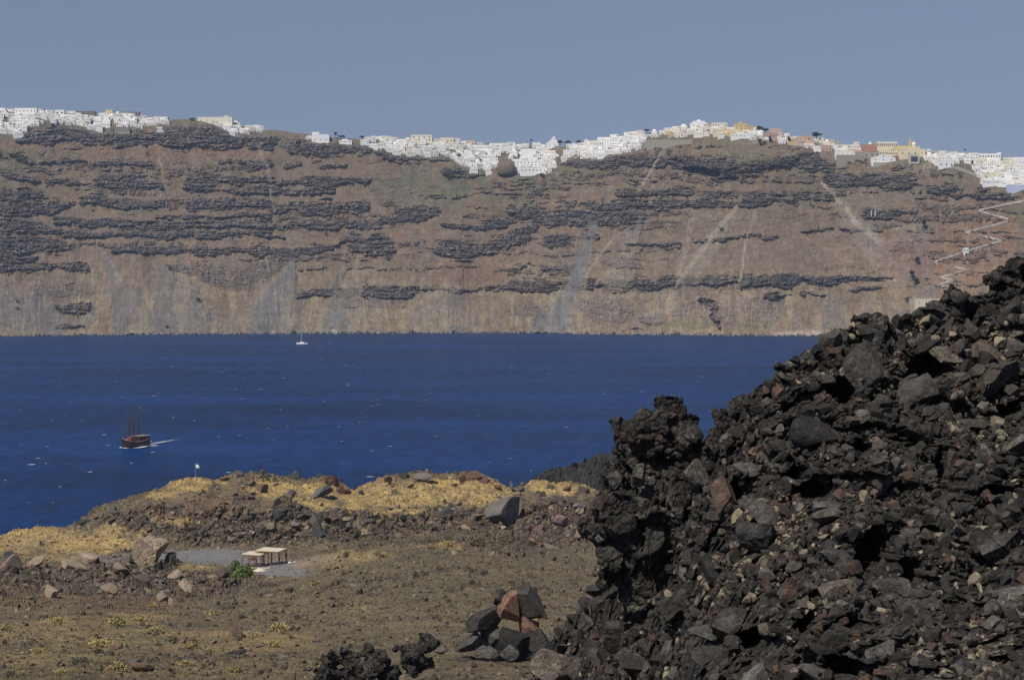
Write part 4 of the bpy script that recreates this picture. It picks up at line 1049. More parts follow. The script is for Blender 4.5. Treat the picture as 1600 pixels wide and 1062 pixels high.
# small rubble
patch = fbm(L3 * .45, 3, 307)
lw = ((lx > 800) & (lx < 1622) & (ly < 1100)).astype(float)
lw[(lx >= 1622) & (lx < 1860) & (ly < 1150)] = 3.2
lw = lw * np.tile((bot - lt)[None], (NLR, 1)).ravel()
PAL = np.array([[.026, .023, .019], [.038, .033, .028], [.060, .052, .043], [.095, .080, .064], [.075, .046, .033], [.24, .20, .135], [.13, .105, .075]])
def rubble(n, smin, smax, alpha, sub, seed, name):
    i = pick(lw * (1 + 1.5 * (lichen > .2)) * (1 - .9 * holl) * (.25 + sstep(-.35, .3, patch)), n)
    pos = L3[i]
    sp_ = np.clip(smin * (1 + RNG.pareto(alpha, n)), smin, smax)
    rad = sp_ * pos[:, 1] / F * .5
    base = PAL[RNG.choice(7, n, p=[.36, .31, .15, .06, .08, .015, .025])]
    li = (lichen[i] > .25) & (RNG.uniform(0, 1, n) < .5)
    base[li] = PAL[5] * .85
    return merge_rocks(name, pos + np.array([-.1, -.35, .3]) * rad[:, None], rad, base * RNG.uniform(.75, 1.25, (n, 1)), sub, M_rub, 16, 1.0, seed, .04)
rb = join([rubble(16000, 4.0, 11, 2.4, 2, 700, 'a'), rubble(5200, 9, 28, 2.0, 3, 740, 'b')], 'lava_rubble', M_rub)
tag(rb, 'black and cream clinker rubble filling the lava slope', 'rubble', kind='stuff')

# blocks that stand out one by one
BLOCKP = [mesh_np('lava_block', *rock_shape(5, 600 + k, 8, .75 if k % 3 else .5, .03)) for k in range(16)]
for me in BLOCKP: me.materials.append(M_rock)
def block(px, py, wpx, rgb, label, asp=(1, .9, .8), me=None, yaw=None, tilt=None, name='lava_block', group=None, out=.15, Y=None):
    p = lava_at(px, py) if Y is None else P(px, py, Y)
    o = bpy.data.objects.new(name, me or random.choice(BLOCKP)); COL.objects.link(o)
    r = wpx * p[1] / F / 2
    o.scale = tuple(r * a for a in asp)
    t = tilt if tilt is not None else (random.uniform(-.6, .6), random.uniform(-.6, .6))
    o.rotation_euler = (t[0], t[1], random.uniform(0, 6.28) if yaw is None else yaw)
    o.location = (p[0] - .05 * r, p[1] - out * r, p[2] + .12 * r)
    o.color = (*rgb, 1)
    return tag(o, label, 'lava block', group)
def zone(px, py):
    j = float(interp(px, LTOP))
    d = py - j
    if px < 960: return 'at the foot of the slope under the pinnacle'
    if d < 60: return 'along the jagged crest of the lava slope'
    if d < 150: return 'just below the jagged crest of the lava slope'
    if py > 960: return 'at the bottom edge of the lava slope'
    return 'in the middle of the lava slope'
taken = []
i3 = pick(lw * (1 - .9 * holl) * (lx < 1622), 2500)
nb = 0
for i in i3:
    px, py = lx[i], ly[i]
    if py > 1085 or nb >= 250: continue
    wpx = 66 * random.uniform(.9, 1.5) if nb < 34 else 42 * random.uniform(.85, 1.25) if nb < 100 else 25 * random.uniform(.8, 1.3)
    if py - float(interp(px, LTOP)) < 70: wpx *= .6
    if any((px - a) ** 2 + (py - b) ** 2 < (.42 * (wpx + w)) ** 2 for a, b, w in taken): continue
    taken.append((px, py, wpx)); nb += 1
    c = random.choices([(.034, .031, .027), (.058, .052, .045), (.092, .083, .072), (.135, .120, .103), (.098, .066, .050), (.17, .14, .11)], [.24, .30, .28, .08, .06, .04])[0]
    k = random.uniform(.85, 1.15); c = tuple(x * k for x in c)
    a = random.random()
    asp = (1.1, .9, .6) if a < .22 else (1, .9, .85) if a < .72 else (.8, .8, 1.15)
    shp = ('flat slab' if a < .22 else 'squat block' if a < .72 else 'upright block')
    size = 'big' if wpx > 42 else 'medium' if wpx > 26 else 'small'
    block(px, py, wpx, c, f'{size} {tone_word(c)} {shp} of lava {zone(px, py)}', asp, group='lava blocks of the rubble slope')

def cracked(seed, name):
    v, f = rock_shape(6, seed, 9, .85, .05)
    f1, f2, fp_, ci_ = worley(v * 1.5 + .25 * np.stack([fbm(v * 2 + k, 3, seed + k) for k in range(3)], -1) + seed * .37, seed)
    step_ = hsh(ci_[:, 0], ci_[:, 1], ci_[:, 2], seed + 3) * .16
    v = v * (1 - .13 * (1 - sstep(.015, .13, f2 - f1)) - step_)[:, None]
    me = mesh_np(name, v, f); me.materials.append(M_rock); return me

# single blocks one can name
block(1088, 742, 62, (.125, .11, .092), 'pale grey smooth block wedged on the shoulder of the black pinnacle', (1, .9, 1.0), uniq(61, 'lava_block', 5, 8, .85, .03, M_rock), .5, (.1, .35), Y=43.0)
for px, py, w, asp, rgb, lb in [
    (1000, 742, 40, (1, .7, .9), (.095, .086, .074), 'small smooth grey slab set in the face of the pinnacle'),
    (1052, 778, 58, (.8, .7, 1.2), (.066, .060, .053), 'dark ribbed slab down the middle of the pinnacle'),
    (958, 752, 44, (.9, .8, 1), (.085, .078, .068), 'grey knob on the seaward shoulder of the pinnacle'),
    (1020, 850, 70, (1, .7, 1.1), (.055, .050, .044), 'broad dark plate low on the face of the pinnacle'),
    (975, 820, 54, (.9, .7, 1.1), (.046, .041, .036), 'black plate on the grassy side of the pinnacle'),
    (1075, 890, 54, (1, .8, .9), (.070, .063, .055), 'grey rounded plate at the base of the pinnacle')]:
    block(px, py, w, rgb, lb, asp, cracked(400 + px, 'lava_block'), random.uniform(0, 3), (random.uniform(-.3, .3), random.uniform(-.3, .3)), Y=44.1)
block(1290, 800, 58, (.115, .105, .092), 'pale angular boulder alone in the middle of the dark rubble', (1.05, .9, .85), uniq(62, 'lava_block', 5, 9, .8, .03, M_rock), .3, (.2, .1))
block(1365, 540, 46, (.095, .09, .082), 'grey flat-faced slab standing below the overhanging crest rock', (1, .7, 1.1), uniq(63, 'lava_block', 5, 8, .8, .03, M_rock), .2, (.1, .4))
block(1108, 990, 56, (.085, .08, .072), 'flat-topped grey block beside the dark hollow under the pinnacle', (1.2, .9, .6), uniq(64, 'lava_block', 5, 9, .6, .03, M_rock), .1, (.25, 0))
block(1180, 995, 74, (.075, .07, .062), 'tall grey leaning slab at the foot of the slope', (.85, .7, 1.35), uniq(65, 'lava_block', 5, 8, .8, .03, M_rock), .2, (.1, .3))
block(1310, 875, 60, (.07, .065, .058), 'dark grey split block next to a black hollow', (1.1, .8, .8), uniq(66, 'lava_block', 5, 10, .7, .03, M_rock), .6, (.2, .2))
block(1540, 560, 66, (.105, .085, .068), 'cracked brown boulder under the tall crest outcrop', (1.25, .9, .75), uniq(67, 'lava_block', 5, 9, .7, .04, M_rock), .2, (.2, -.2))
block(1470, 560, 52, (.13, .11, .085), 'tan cracked ledge of lava below the crest', (1.4, .9, .6), uniq(68, 'lava_block', 5, 9, .6, .04, M_rock), .1, (.2, .1))
block(1535, 715, 56, (.10, .093, .084), 'grey hollow slab in the upper rubble', (1.2, .9, .7), uniq(69, 'lava_block', 5, 9, .6, .03, M_rock), .4, (.3, .2))
block(1390, 1020, 66, (.075, .069, .062), 'dark grey peaked block at the bottom of the picture', (1.1, .9, .95), uniq(70, 'lava_block', 5, 9, .8, .03, M_rock), .7, (.2, .1))
block(1500, 1040, 70, (.09, .084, .076), 'grey rounded slab pair at the bottom of the lava slope', (1.2, .9, .65), uniq(71, 'lava_block', 5, 8, .6, .03, M_rock), .4, (.3, -.2))
block(1560, 975, 44, (.095, .088, .078), 'grey wedge-shaped slab low on the lava slope', (1.2, .9, .6), uniq(72, 'lava_block', 5, 9, .6, .03, M_rock), .1, (.3, .1))
block(1185, 708, 26, (.19, .115, .085), 'pinkish brown slab lodged beside a black gap near the crest knob', (1.3, .8, .6), uniq(73, 'lava_block', 4, 8, .6, .03, M_rock), .2, (.3, .2))
block(870, 1042, 74, (.155, .128, .10), 'large tan boulder at the foot of the lava flow', (1.05, .9, .85), uniq(74, 'lava_block', 5, 7, .9, .04, M_rock), .5, (.2, .25), Y=60)
block(798, 1020, 32, (.085, .08, .076), 'grey cube-like block below the split rock', (1, .9, 1.0), uniq(75, 'lava_block', 5, 7, .9, .03, M_rock), .5, (.2, .4), Y=62)
block(1230, 930, 42, (.10, .092, .082), 'grey block with a pointed top in the lower rubble', (1, .9, 1.0), uniq(76, 'lava_block', 5, 9, .8, .03, M_rock), .5, (.2, .1))
block(1130, 830, 30, (.06, .056, .05), 'rounded dark block beside the shadowed cleft behind the pinnacle', (1, .9, 1.0), uniq(77, 'lava_block', 5, 6, .9, .05, M_rock), .5, (.2, .1))
block(1195, 838, 84, (.055, .052, .049), 'broad folded lava boulder with wrinkled skin', (1.25, .9, .8), uniq(78, 'lava_block', 5, 7, .8, .10, M_rock), .3, (.3, .1))

# broad fractured masses, half buried in the rubble
for px, py, w in [(922, 948, 46), (940, 925, 52), (953, 905, 44), (968, 930, 54), (945, 955, 60), (915, 990, 54), (962, 990, 60), (888, 1014, 50), (935, 1034, 58), (970, 1050, 60), (905, 1050, 44), (1000, 960, 50)]:
    block(px, py, w, random.choice([(.040, .036, .031), (.055, .049, .042), (.07, .062, .053)]), 'dark angular block at the foot of the lava flow under the pinnacle', (1, .9, .9), None, None, None, 'lava_block', 'dark blocks under the pinnacle', .1)
for px, py, w, asp, rgb, lb in [
    (1545, 600, 135, (1, .8, .8), (.072, .060, .048), 'broad brown fractured mass under the tallest crest outcrop'),
    (1480, 650, 96, (1.1, .8, .8), (.060, .053, .045), 'dark fractured mass of lava left of the hollow slab'.replace('left of', 'next to')),
    (1385, 1000, 110, (1.1, .9, .8), (.058, .052, .045), 'huge cracked dark mass near the lowest edge of the lava slope'),
    (1445, 945, 100, (1.1, .9, .7), (.066, .060, .052), 'wide cracked grey mass above the rounded slab pair'),
    (1330, 905, 84, (1, .8, .9), (.052, .047, .041), 'cracked black mass beside the dark hollow in mid slope'),
    (1245, 665, 92, (1, .8, .9), (.050, .044, .038), 'cracked dark mass below the crest near the knob'),
    (1400, 590, 84, (1.1, .8, .8), (.056, .050, .043), 'cracked mass below the beak-shaped rock'),
    (1570, 860, 104, (1, .8, .8), (.062, .056, .049), 'split grey black mass of lava at the far side of mid slope'),
    (1060, 955, 104, (1.2, .9, .8), (.046, .041, .036), 'dark ribbed mass at the foot of the pinnacle'),
    (1120, 1035, 96, (1, .9, 1), (.050, .044, .038), 'cracked dark mass at the bottom below the flat-topped grey block'),
    (985, 1010, 90, (1, .9, 1.1), (.038, .034, .030), 'black cracked mass in the hollow below the pinnacle'),
    (1270, 1030, 84, (1.2, .9, .8), (.058, .052, .046), 'dark cracked mass between the leaning slab and the peaked block'),
    (1500, 800, 84, (1.2, .9, .7), (.052, .046, .040), 'dark cracked mass above the wide grey one'),
    (1365, 735, 80, (1.2, .9, .7), (.058, .052, .045), 'cracked dark mass uphill of the pale lone boulder')]:
    block(px, py, w, rgb, lb, asp, cracked(800 + int(px), 'lava_mass'), random.uniform(0, 6), (random.uniform(-.3, .3), random.uniform(-.4, .4)), 'lava_mass', None, -.1)

# big jagged outcrops grown from overlapping lumps
def outcrop(name, lumps, Y, label, seed, rgb, voxel=.035, amp=1.0, cat='lava outcrop'):
    bm = bmesh.new()
    rr = random.Random(seed)
    for px, py, rpx, dy in lumps:
        c = P(px, py, Y + dy)
        r = rpx * (Y + dy) / F
        for q in range(3 if rpx > 14 else 1):
            vv_, ff_ = rock_shape(3, seed * 7 + int(px) + q * 91, 9, .85, .04)
            e = Matrix.Rotation(rr.uniform(0, 6.3), 3, 'Z') @ Matrix.Rotation(rr.uniform(-1, 1), 3, 'X')
            k = 1.2 if q == 0 else rr.uniform(.55, .8)
            off = Vector((0, 0, 0)) if q == 0 else Vector((rr.uniform(-.7, .7), -rr.uniform(.3, .9), rr.uniform(-.7, .7))) * r
            bv = [bm.verts.new(e @ Vector(x) * r * k + Vector(c) + off) for x in vv_]
            for t3 in ff_: bm.faces.new([bv[i] for i in t3])
    me = bpy.data.meshes.new('tmp'); bm.to_mesh(me); bm.free()
    o = bpy.data.objects.new('tmp', me); COL.objects.link(o)
    md = o.modifiers.new('r', 'REMESH'); md.mode = 'VOXEL'; md.voxel_size = voxel
    dg_ = bpy.context.evaluated_depsgraph_get(); dg_.update()
    m2_ = bpy.data.meshes.new_from_object(o.evaluated_get(dg_))
    bpy.data.objects.remove(o); bpy.data.meshes.remove(me)
    n = len(m2_.vertices)
    v = np.empty(n * 3, np.float32); m2_.vertices.foreach_get('co', v); v = v.reshape(-1, 3).astype(float)
    nn = np.empty(n * 3, np.float32); m2_.vertices.foreach_get('normal', nn); nn = nn.reshape(-1, 3)
    w = np.stack([fbm(v * .9 + k * 9, 3, seed + k) for k in range(3)], -1) * .5
    d = amp * (.10 * np.clip(facets(v + w, .95, seed, .8, .5), -1, 1) + .075 * np.clip(facets(v + w * .6, .42, seed + 1, .8, .6), -1, 1) + .030 * np.clip(facets(v, .17, seed + 2, .8, .4), -1, 1) + .05 * fbm(v * 2.6, 5, seed + 3, .6))
    v = v + nn * d[:, None]
    k1 = fbm(v * 1.1, 4, seed + 5); k2 = fbm(v * 7, 3, seed + 6)
    c = np.tile(np.array(rgb), (n, 1))
    c = c * .75
    c = mixc3(c, (.062, .055, .047), sstep(0, .5, k1) * .8)
    c = mixc3(c, (.060, .038, .028), sstep(.15, .5, -k1) * .5)
    c = mixc3(c, (.22, .20, .15), sstep(.45, .7, k2 + .3 * k1) * .5)
    c = np.clip(c * (1 + .3 * k2)[:, None], .008, .4)
    base = np.array(P(lumps[-1][0], lumps[-1][1], Y))
    m2_.vertices.foreach_set('co', (v - base).astype(np.float32).ravel())
    a = m2_.attributes.new('Col', 'FLOAT_COLOR', 'POINT')
    c4 = np.ones((n, 4), np.float32); c4[:, :3] = c; a.data.foreach_set('color', c4.ravel())
    m2_.polygons.foreach_set('use_smooth', np.zeros(len(m2_.polygons), bool))
    m2_.materials.clear(); m2_.materials.append(M_lava); m2_.name = name; m2_.update()
    o = bpy.data.objects.new(name, m2_); COL.objects.link(o); o.location = base
    return tag(o, label, cat)
outcrop('lava_pinnacle', [(1046, 650, 24, 0), (1070, 668, 24, 0), (1086, 700, 26, 0), (1096, 735, 28, .1), (985, 682, 30, .1), (1028, 672, 36, 0), (1060, 672, 28, 0), (1000, 690, 42, 0), (972, 700, 26, .2), (1060, 702, 36, 0), (1030, 716, 48, .1), (990, 735, 46, .3), (1050, 752, 50, .3), (962, 752, 26, .3), (1088, 720, 20, .4),
        (960, 790, 38, .1), (1000, 800, 60, 0), (1050, 805, 58, 0), (945, 818, 26, .1), (1085, 830, 34, .3), (975, 845, 48, 0), (1030, 865, 60, 0), (1078, 880, 40, .4), (990, 890, 36, .3), (965, 868, 30, .2), (1000, 950, 30, 1.6), (1030, 950, 60, 1.2), (1080, 960, 60, 1.2), (1040, 1020, 70, .5), (1000, 1060, 60, .5)], 45,
        'tall jagged black pinnacle standing clear of the lava slope', 201, (.038, .034, .030))
outcrop('lava_outcrop', [(1128, 654, 20, 0), (1152, 642, 22, 0), (1195, 612, 20, .2), (1178, 628, 18, .2), (1230, 588, 18, .4), (1132, 660, 24, 0), (1150, 690, 34, 0), (1125, 700, 20, 0), (1172, 640, 26, .3), (1190, 670, 34, .3), (1160, 720, 30, .1), (1215, 640, 34, .6), (1235, 600, 28, .6), (1210, 612, 20, .5)], 43.5,
        'rounded dark knob of lava rising beside the pinnacle', 231, (.040, .034, .030))
outcrop('lava_outcrop', [(1335, 498, 10, 0), (1350, 503, 17, 0), (1372, 508, 17, 0), (1360, 525, 26, .2), (1385, 532, 22, .2), (1312, 522, 14, .2), (1322, 545, 22, .2), (1300, 548, 14, .2), (1345, 560, 26, .4)], 44.5,
        'beak-shaped overhanging rock on the lava crest', 261, (.036, .032, .028), .03, .8)
outcrop('lava_outcrop', [(1555, 432, 24, 0), (1590, 420, 24, 0), (1630, 420, 36, 0), (1540, 462, 22, 0), (1575, 462, 40, 0), (1620, 480, 46, 0), (1560, 500, 30, .1), (1600, 530, 40, .2), (1530, 485, 14, .2), (1650, 560, 50, .4)], 49,
        'tallest black outcrop on the crest of the lava slope', 291, (.034, .030, .027), .035)
outcrop('lava_outcrop', [(1455, 478, 13, 0), (1478, 472, 16, 0), (1440, 492, 14, 0), (1465, 497, 20, 0), (1425, 508, 17, .1), (1490, 448, 9, 0), (1497, 466, 14, 0), (1510, 475, 15, 0), (1402, 520, 14, .2)], 47.5,
        'broken row of black lava lumps between the beak rock and tall outcrop', 321, (.036, .032, .028), .03, .8)
outcrop('lava_outcrop', [(515, 1035, 20, 0), (548, 1025, 22, .5), (585, 1035, 24, 0), (560, 1055, 30, -.5), (610, 1055, 22, 0), (520, 1060, 26, 0), (575, 1018, 12, .8)], 118,
        'crumbling black and tan rock mass at the lower edge of the gravel slope', 351, (.045, .038, .032), .09, 2.2)
outcrop('lava_outcrop', [(640, 1015, 16, 0), (665, 1010, 20, 0), (655, 1030, 26, 0), (620, 1012, 10, 0)], 120,
        'low black rock hump on gravel beside the crumbling rock mass', 381, (.04, .036, .033), .09, 1.6)
cr_ = random.Random(17)
for px in (1262, 1280, 1297, 1405, 1420, 1432, 1447, 1462, 1500, 1512, 1524, 1245, 1222, 1205, 1170):
    w = cr_.uniform(20, 38)
    py = float(interp(px, CREST)) + w * .35 + cr_.uniform(-3, 5)
    j_ = int(np.searchsorted(lcols, px))
    block(px, py, w, cr_.choice([(.036, .032, .028), (.055, .049, .042), (.085, .076, .066)]), 'jagged block perched against the sea or the far cliff on the lava crest', (cr_.uniform(.8, 1.2), .9, cr_.uniform(.8, 1.3)), group='jagged blocks on the lava crest', Y=float(LD[0, j_]) - .8)
# the split rock with red-brown inner faces
def hero(px, py, wpx, Y, asp, rot, rgb, seed, parent=None, name='lava_block', planes=8, rough=.03):
    me = uniq(seed, name, 5, planes, .8, rough, M_rock)
    o = bpy.data.objects.new(name, me); COL.objects.link(o)
    p = P(px, py, Y); r = wpx * Y / F / 2
    o.scale = tuple(r * a for a in asp); o.rotation_euler = rot; o.location = p; o.color = (*rgb, 1)
    return o
Yh = 150
for px, py, w, asp, rot, cl_, sd_, lb in [
    (800, 948, 84, (.5, .8, 1.1), (.1, .55, .2), (.20, .115, .082), 81, 'red brown slab with a smooth broken face, tilted in the split rock'),
    (832, 950, 72, (.75, .8, 1.15), (.1, -.25, .4), (.070, .06, .054), 82, 'grey black half of the split rock with a rounded top'),
    (824, 976, 50, (.8, .6, 1.0), (.2, -.2, .1), (.22, .125, .095), 83, 'pinkish brown flake hanging on the split rock'),
    (779, 934, 48, (.9, .8, .9), (.2, .2, 1.1), (.055, .05, .045), 84, 'dark knob of rock at the top of the split rock cluster'),
    (752, 974, 80, (1.1, .8, .75), (.1, -.3, .2), (.062, .054, .047), 85, 'dark brown wedge of rock beside the red split slab'),
    (738, 1004, 58, (1, .9, .8), (.2, .3, .7), (.078, .072, .066), 86, 'grey rock below the dark wedge of the split cluster'),
    (775, 1018, 66, (1.2, .9, .6), (.3, .2, .3), (.082, .076, .07), 87, 'flat grey slab in front of the split rock'),
    (716, 1036, 76, (1.1, .9, .7), (.3, .1, .9), (.06, .054, .048), 88, 'broad dark slab at the lower edge of the split cluster'),
    (772, 992, 44, (1, .9, .9), (.3, .1, .2), (.072, .066, .06), 89, 'small grey block under the red brown slab'),
    (812, 1006, 80, (1, .9, .9), (.3, .4, .2), (.03, .028, .026), 90, 'black block in the gap below the split rock'),
    (690, 1012, 34, (1.1, .9, .7), (.3, .1, .2), (.13, .11, .088), 91, 'tan stone between the low hump and the split cluster'),
    (775, 1052, 60, (1.1, .9, .7), (.3, .1, 1.2), (.095, .086, .076), 92, 'grey stone at the lower edge beneath the split rock'),
    (845, 1002, 56, (.9, .9, 1), (.1, .2, .5), (.048, .043, .038), 93, 'black block between the split rock and the lava flow'),
    (668, 1046, 40, (1.1, .9, .7), (.3, .1, .4), (.075, .067, .058), 94, 'grey stone at the lower edge beside the broad dark slab')]:
    tag(hero(px, py, w, Yh, asp, rot, cl_, sd_, planes=6, rough=.02), lb, 'lava block')

# ------------------------------------------------------------------ the white town on the rim
TOWNCOL = {'white': [(.80, .79, .76), (.78, .765, .72), (.82, .815, .80), (.76, .74, .69), (.80, .785, .74), (.66, .64, .60), (.70, .685, .66)], 'cream': [(.74, .69, .58), (.72, .66, .55), (.75, .70, .60)], 'ochre': [(.60, .47, .29), (.64, .52, .34)], 'pink': [(.50, .35, .28), (.54, .41, .34)], 'grey': [(.34, .31, .27), (.40, .37, .32)]}
def win_mesh(w, h, name='window'):
    return MB().box(-w / 2, w / 2, -.06, .35, 0, h).mesh(name)
W_S, W_M, W_W = win_mesh(1.0, 1.2), win_mesh(1.3, 1.5), win_mesh(2.4, 1.4)
D_M, D_W = win_mesh(1.2, 2.2, 'door'), win_mesh(1.9, 2.4, 'door')
for me, mt in ((W_S, M_glass), (W_M, M_blue), (W_W, M_glass), (D_M, M_blue), (D_W, M_glass)): me.materials.append(mt)
def wall_mesh(w, d, h, sink, kind):
    b = MB()
    b.box(-w / 2, w / 2, 0, d, -sink, h)
    if kind != 'vault':                                              # parapet round the flat roof
        t = .3
        b.box(-w / 2 - .04, w / 2 + .04, -.04, t, h + .003, h + .7); b.box(-w / 2 - .04, w / 2 + .04, d - t, d + .04, h + .003, h + .7)
        b.box(-w / 2 - .04, -w / 2 + t, t + .003, d - t - .003, h + .003, h + .7); b.box(w / 2 - t, w / 2 + .04, t + .003, d - t - .003, h + .003, h + .7)
    if kind == 'terrace':
        b.box(-w / 2 - 1.2, w / 2 + 1.2, -4.5, -.003, -sink, .35); b.box(-w / 2 - 1.2, w / 2 + 1.2, -4.5, -4.2, .353, 1.2)
    if kind == 'step':
        b.box(-w / 2 + .3, w * .1, 2.5, d - .5, h + .003, h + 3.0)
    m = b.mesh('wall'); m.materials.append(M_wall); return m
def vault_mesh(w, d, h):
    n = 9; vs, fs = [], []
    for y in (-.05, d + .05):
        for k in range(n + 1):
            a = math.pi * k / n; vs.append((-w / 2 * 1.01 * math.cos(a), y, h + .003 + w * .33 * math.sin(a)))
    for k in range(n): fs.append((k, k + 1, n + 2 + k, n + 1 + k))
    fs += [tuple(range(n + 1))[::-1], tuple(range(n + 1, 2 * n + 2))]
    m = bpy.data.meshes.new('vault_roof'); m.from_pydata(vs, [], fs); m.materials.append(M_wall); return m
def dome_mesh(w, d, h):
    m = MB().lathe((0, d / 2, h + .003), [(w * .34, 0), (w * .34, 1.2)], 14).dome((0, d / 2, h + 1.2), w * .35, 14, 5).mesh('dome_roof'); m.materials.append(M_wall); return m
SIMPLE = []      # (kind, w, d, h, wall mesh, roof mesh, [(part, mesh, x, y, z)])
def proto(kind, w, d, h, parts, sink=5.0):
    SIMPLE.append((kind, w, d, h, wall_mesh(w, d, h, sink, kind), vault_mesh(w, d, h) if kind == 'vault' else dome_mesh(w, d, h) if kind == 'dome' else None, parts))
proto('flat', 9, 9, 4.2, [('window', W_M, -2.6, 0, 1.4), ('door', D_M, .4, 0, 0), ('window', W_S, 2.9, 0, 1.6)])
proto('flat', 12, 10, 7.2, [('window', W_M, -4, 0, 1.2), ('door', D_M, 0, 0, 0), ('window', W_M, 3.8, 0, 1.2), ('window', W_S, -3.6, 0, 4.6), ('window', W_S, .2, 0, 4.6), ('window', W_M, 3.8, 0, 4.4)])
proto('vault', 7.5, 9, 3.8, [('door', D_M, 0, 0, 0), ('window', W_S, -2.3, 0, 1.5), ('window', W_S, 2.3, 0, 1.5)])
proto('flat', 15, 10, 6.2, [('window', W_S, -5.8, 0, 1.6), ('door', D_W, -2.6, 0, 0), ('window', W_M, .8, 0, 1.4), ('door', D_M, 3.4, 0, 0), ('window', W_W, 5.6, 0, 3.8)])
proto('step', 10, 10, 5.2, [('window', W_W, -2.4, 0, 1.6), ('door', D_M, 2.2, 0, 0), ('window', W_S, -1.4, 2.5, 6.3)])
proto('terrace', 11, 9, 5.0, [('door', D_W, -2.8, 0, .4), ('door', D_W, .6, 0, .4), ('window', W_M, 3.8, 0, 1.6)])
proto('flat', 8, 8, 6.5, [('window', W_S, -1.8, 0, 1.4), ('window', W_S, 1.9, 0, 4.0), ('door', D_M, 1.6, 0, 0)])
proto('terrace', 17, 9, 5.4, [('door', D_W, -5.6, 0, .4), ('door', D_W, -1.9, 0, .4), ('door', D_W, 1.9, 0, .4), ('window', W_W, 5.6, 0, 1.6)])
proto('dome', 8.5, 9, 4.2, [('door', D_M, 0, 0, 0), ('window', W_S, -2.9, 0, 1.6), ('window', W_S, 2.9, 0, 1.6)])
KINDW = {'dome': 'domed', 'flat': 'flat-roofed', 'vault': 'barrel-vaulted', 'step': 'stepped', 'terrace': 'terraced'}
TOWN_GROUP = 'houses of the white town on the rim'
FREE = [(262, 309, 0, 999), (412, 472, 0, 999), (515, 566, 0, 999), (776, 807, 248, 280), (870, 883, 226, 300), (1395, 1440, 246, 999), (1436, 1476, 256, 999), (1484, 1520, 254, 268), (1345, 1400, 226, 262), (1400, 1442, 225, 262), (855, 872, 0, 232), (308, 364, 0, 193), (640, 676, 0, 222), (1145, 1172, 0, 204), (1190, 1218, 0, 216), (1075, 1108, 0, 199), (488, 514, 0, 223), (1340, 1345, 245, 260), (1010, 1082, 214, 999), (1524, 1564, 0, 250), (1300, 1340, 242, 999), (150, 176, 0, 178), (112, 150, 0, 180)]
cand = []
py_off = 0
x = -46.0
def lowline(px): return float(interp(px, TOWNLOW))
def topline(px): return float(interp(px, GROUND))
rowstep = 4.9
for row in range(32):
    x = -60 + random.uniform(0, 8)
    while x < 1660:
        w = random.uniform(7.0, 13.5)
        px = x + w / 2; top = topline(px); low = lowline(px)
        py = top + .6 + row * rowstep + random.uniform(-1.6, 1.6)
        x += w * random.uniform(.86, 1.12)
        if py > low - .5: continue
        if any(a < px < b_ and c0 < py < c1 for a, b_, c0, c1 in FREE): continue
        dens = .95 if not (1085 < px < 1240 or 1240 < px < 1440) else .9
        if 470 < px < 572: dens = .5
        if random.random() > dens: continue
        cand.append((px, py, w, row, (py - top) / max(low - top, 1)))
def region(px):
    for lim, t in ((262, 'of the white quarter above the black cliff band'), (415, 'below the long cream building on the rim'), (575, 'standing apart on the brown stretch of rim'), (712, 'near the square cream block on the rim'), (872, 'stepping down into the hollow beside the brown buttress'), (1010, 'on the slope climbing away from the bell church'), (1240, 'on the hilltop around the ochre block'), (1440, 'between the round tree and the domed cathedral'), (9999, 'on the terraces beyond the domed cathedral')):
        if px < lim: return t
def rowname(f): return 'skyline' if f < .22 else 'upper' if f < .5 else 'lower' if f < .8 else 'cliff-edge'
def colour_for(px, py):
    r = random.random()
    if 570 < px < 720 and py < 228: return 'cream' if r < .4 else 'white'
    if 1040 < px < 1240: return 'cream' if r < .42 else 'ochre' if r < .5 else 'white' if r < .94 else 'pink'
    if 1240 < px < 1440: return 'cream' if r < .35 else 'pink' if r < .48 else 'ochre' if r < .58 else 'white' if r < .9 else 'grey'
    if px > 1440: return 'white' if r < .86 else 'cream'
    if px < 262: return 'white' if r < .93 else 'cream'
    return 'white' if r < .92 else 'cream'
print('houses', len(cand))
inview = [c for c in cand if -6 < c[0] < 1606]
inview.sort(key=lambda c: -c[2])
single = set(id(c) for c in inview[:296])
sv, sf, scol, sb_ = [], [], [], 0
gv, gf, gb = [], [], 0
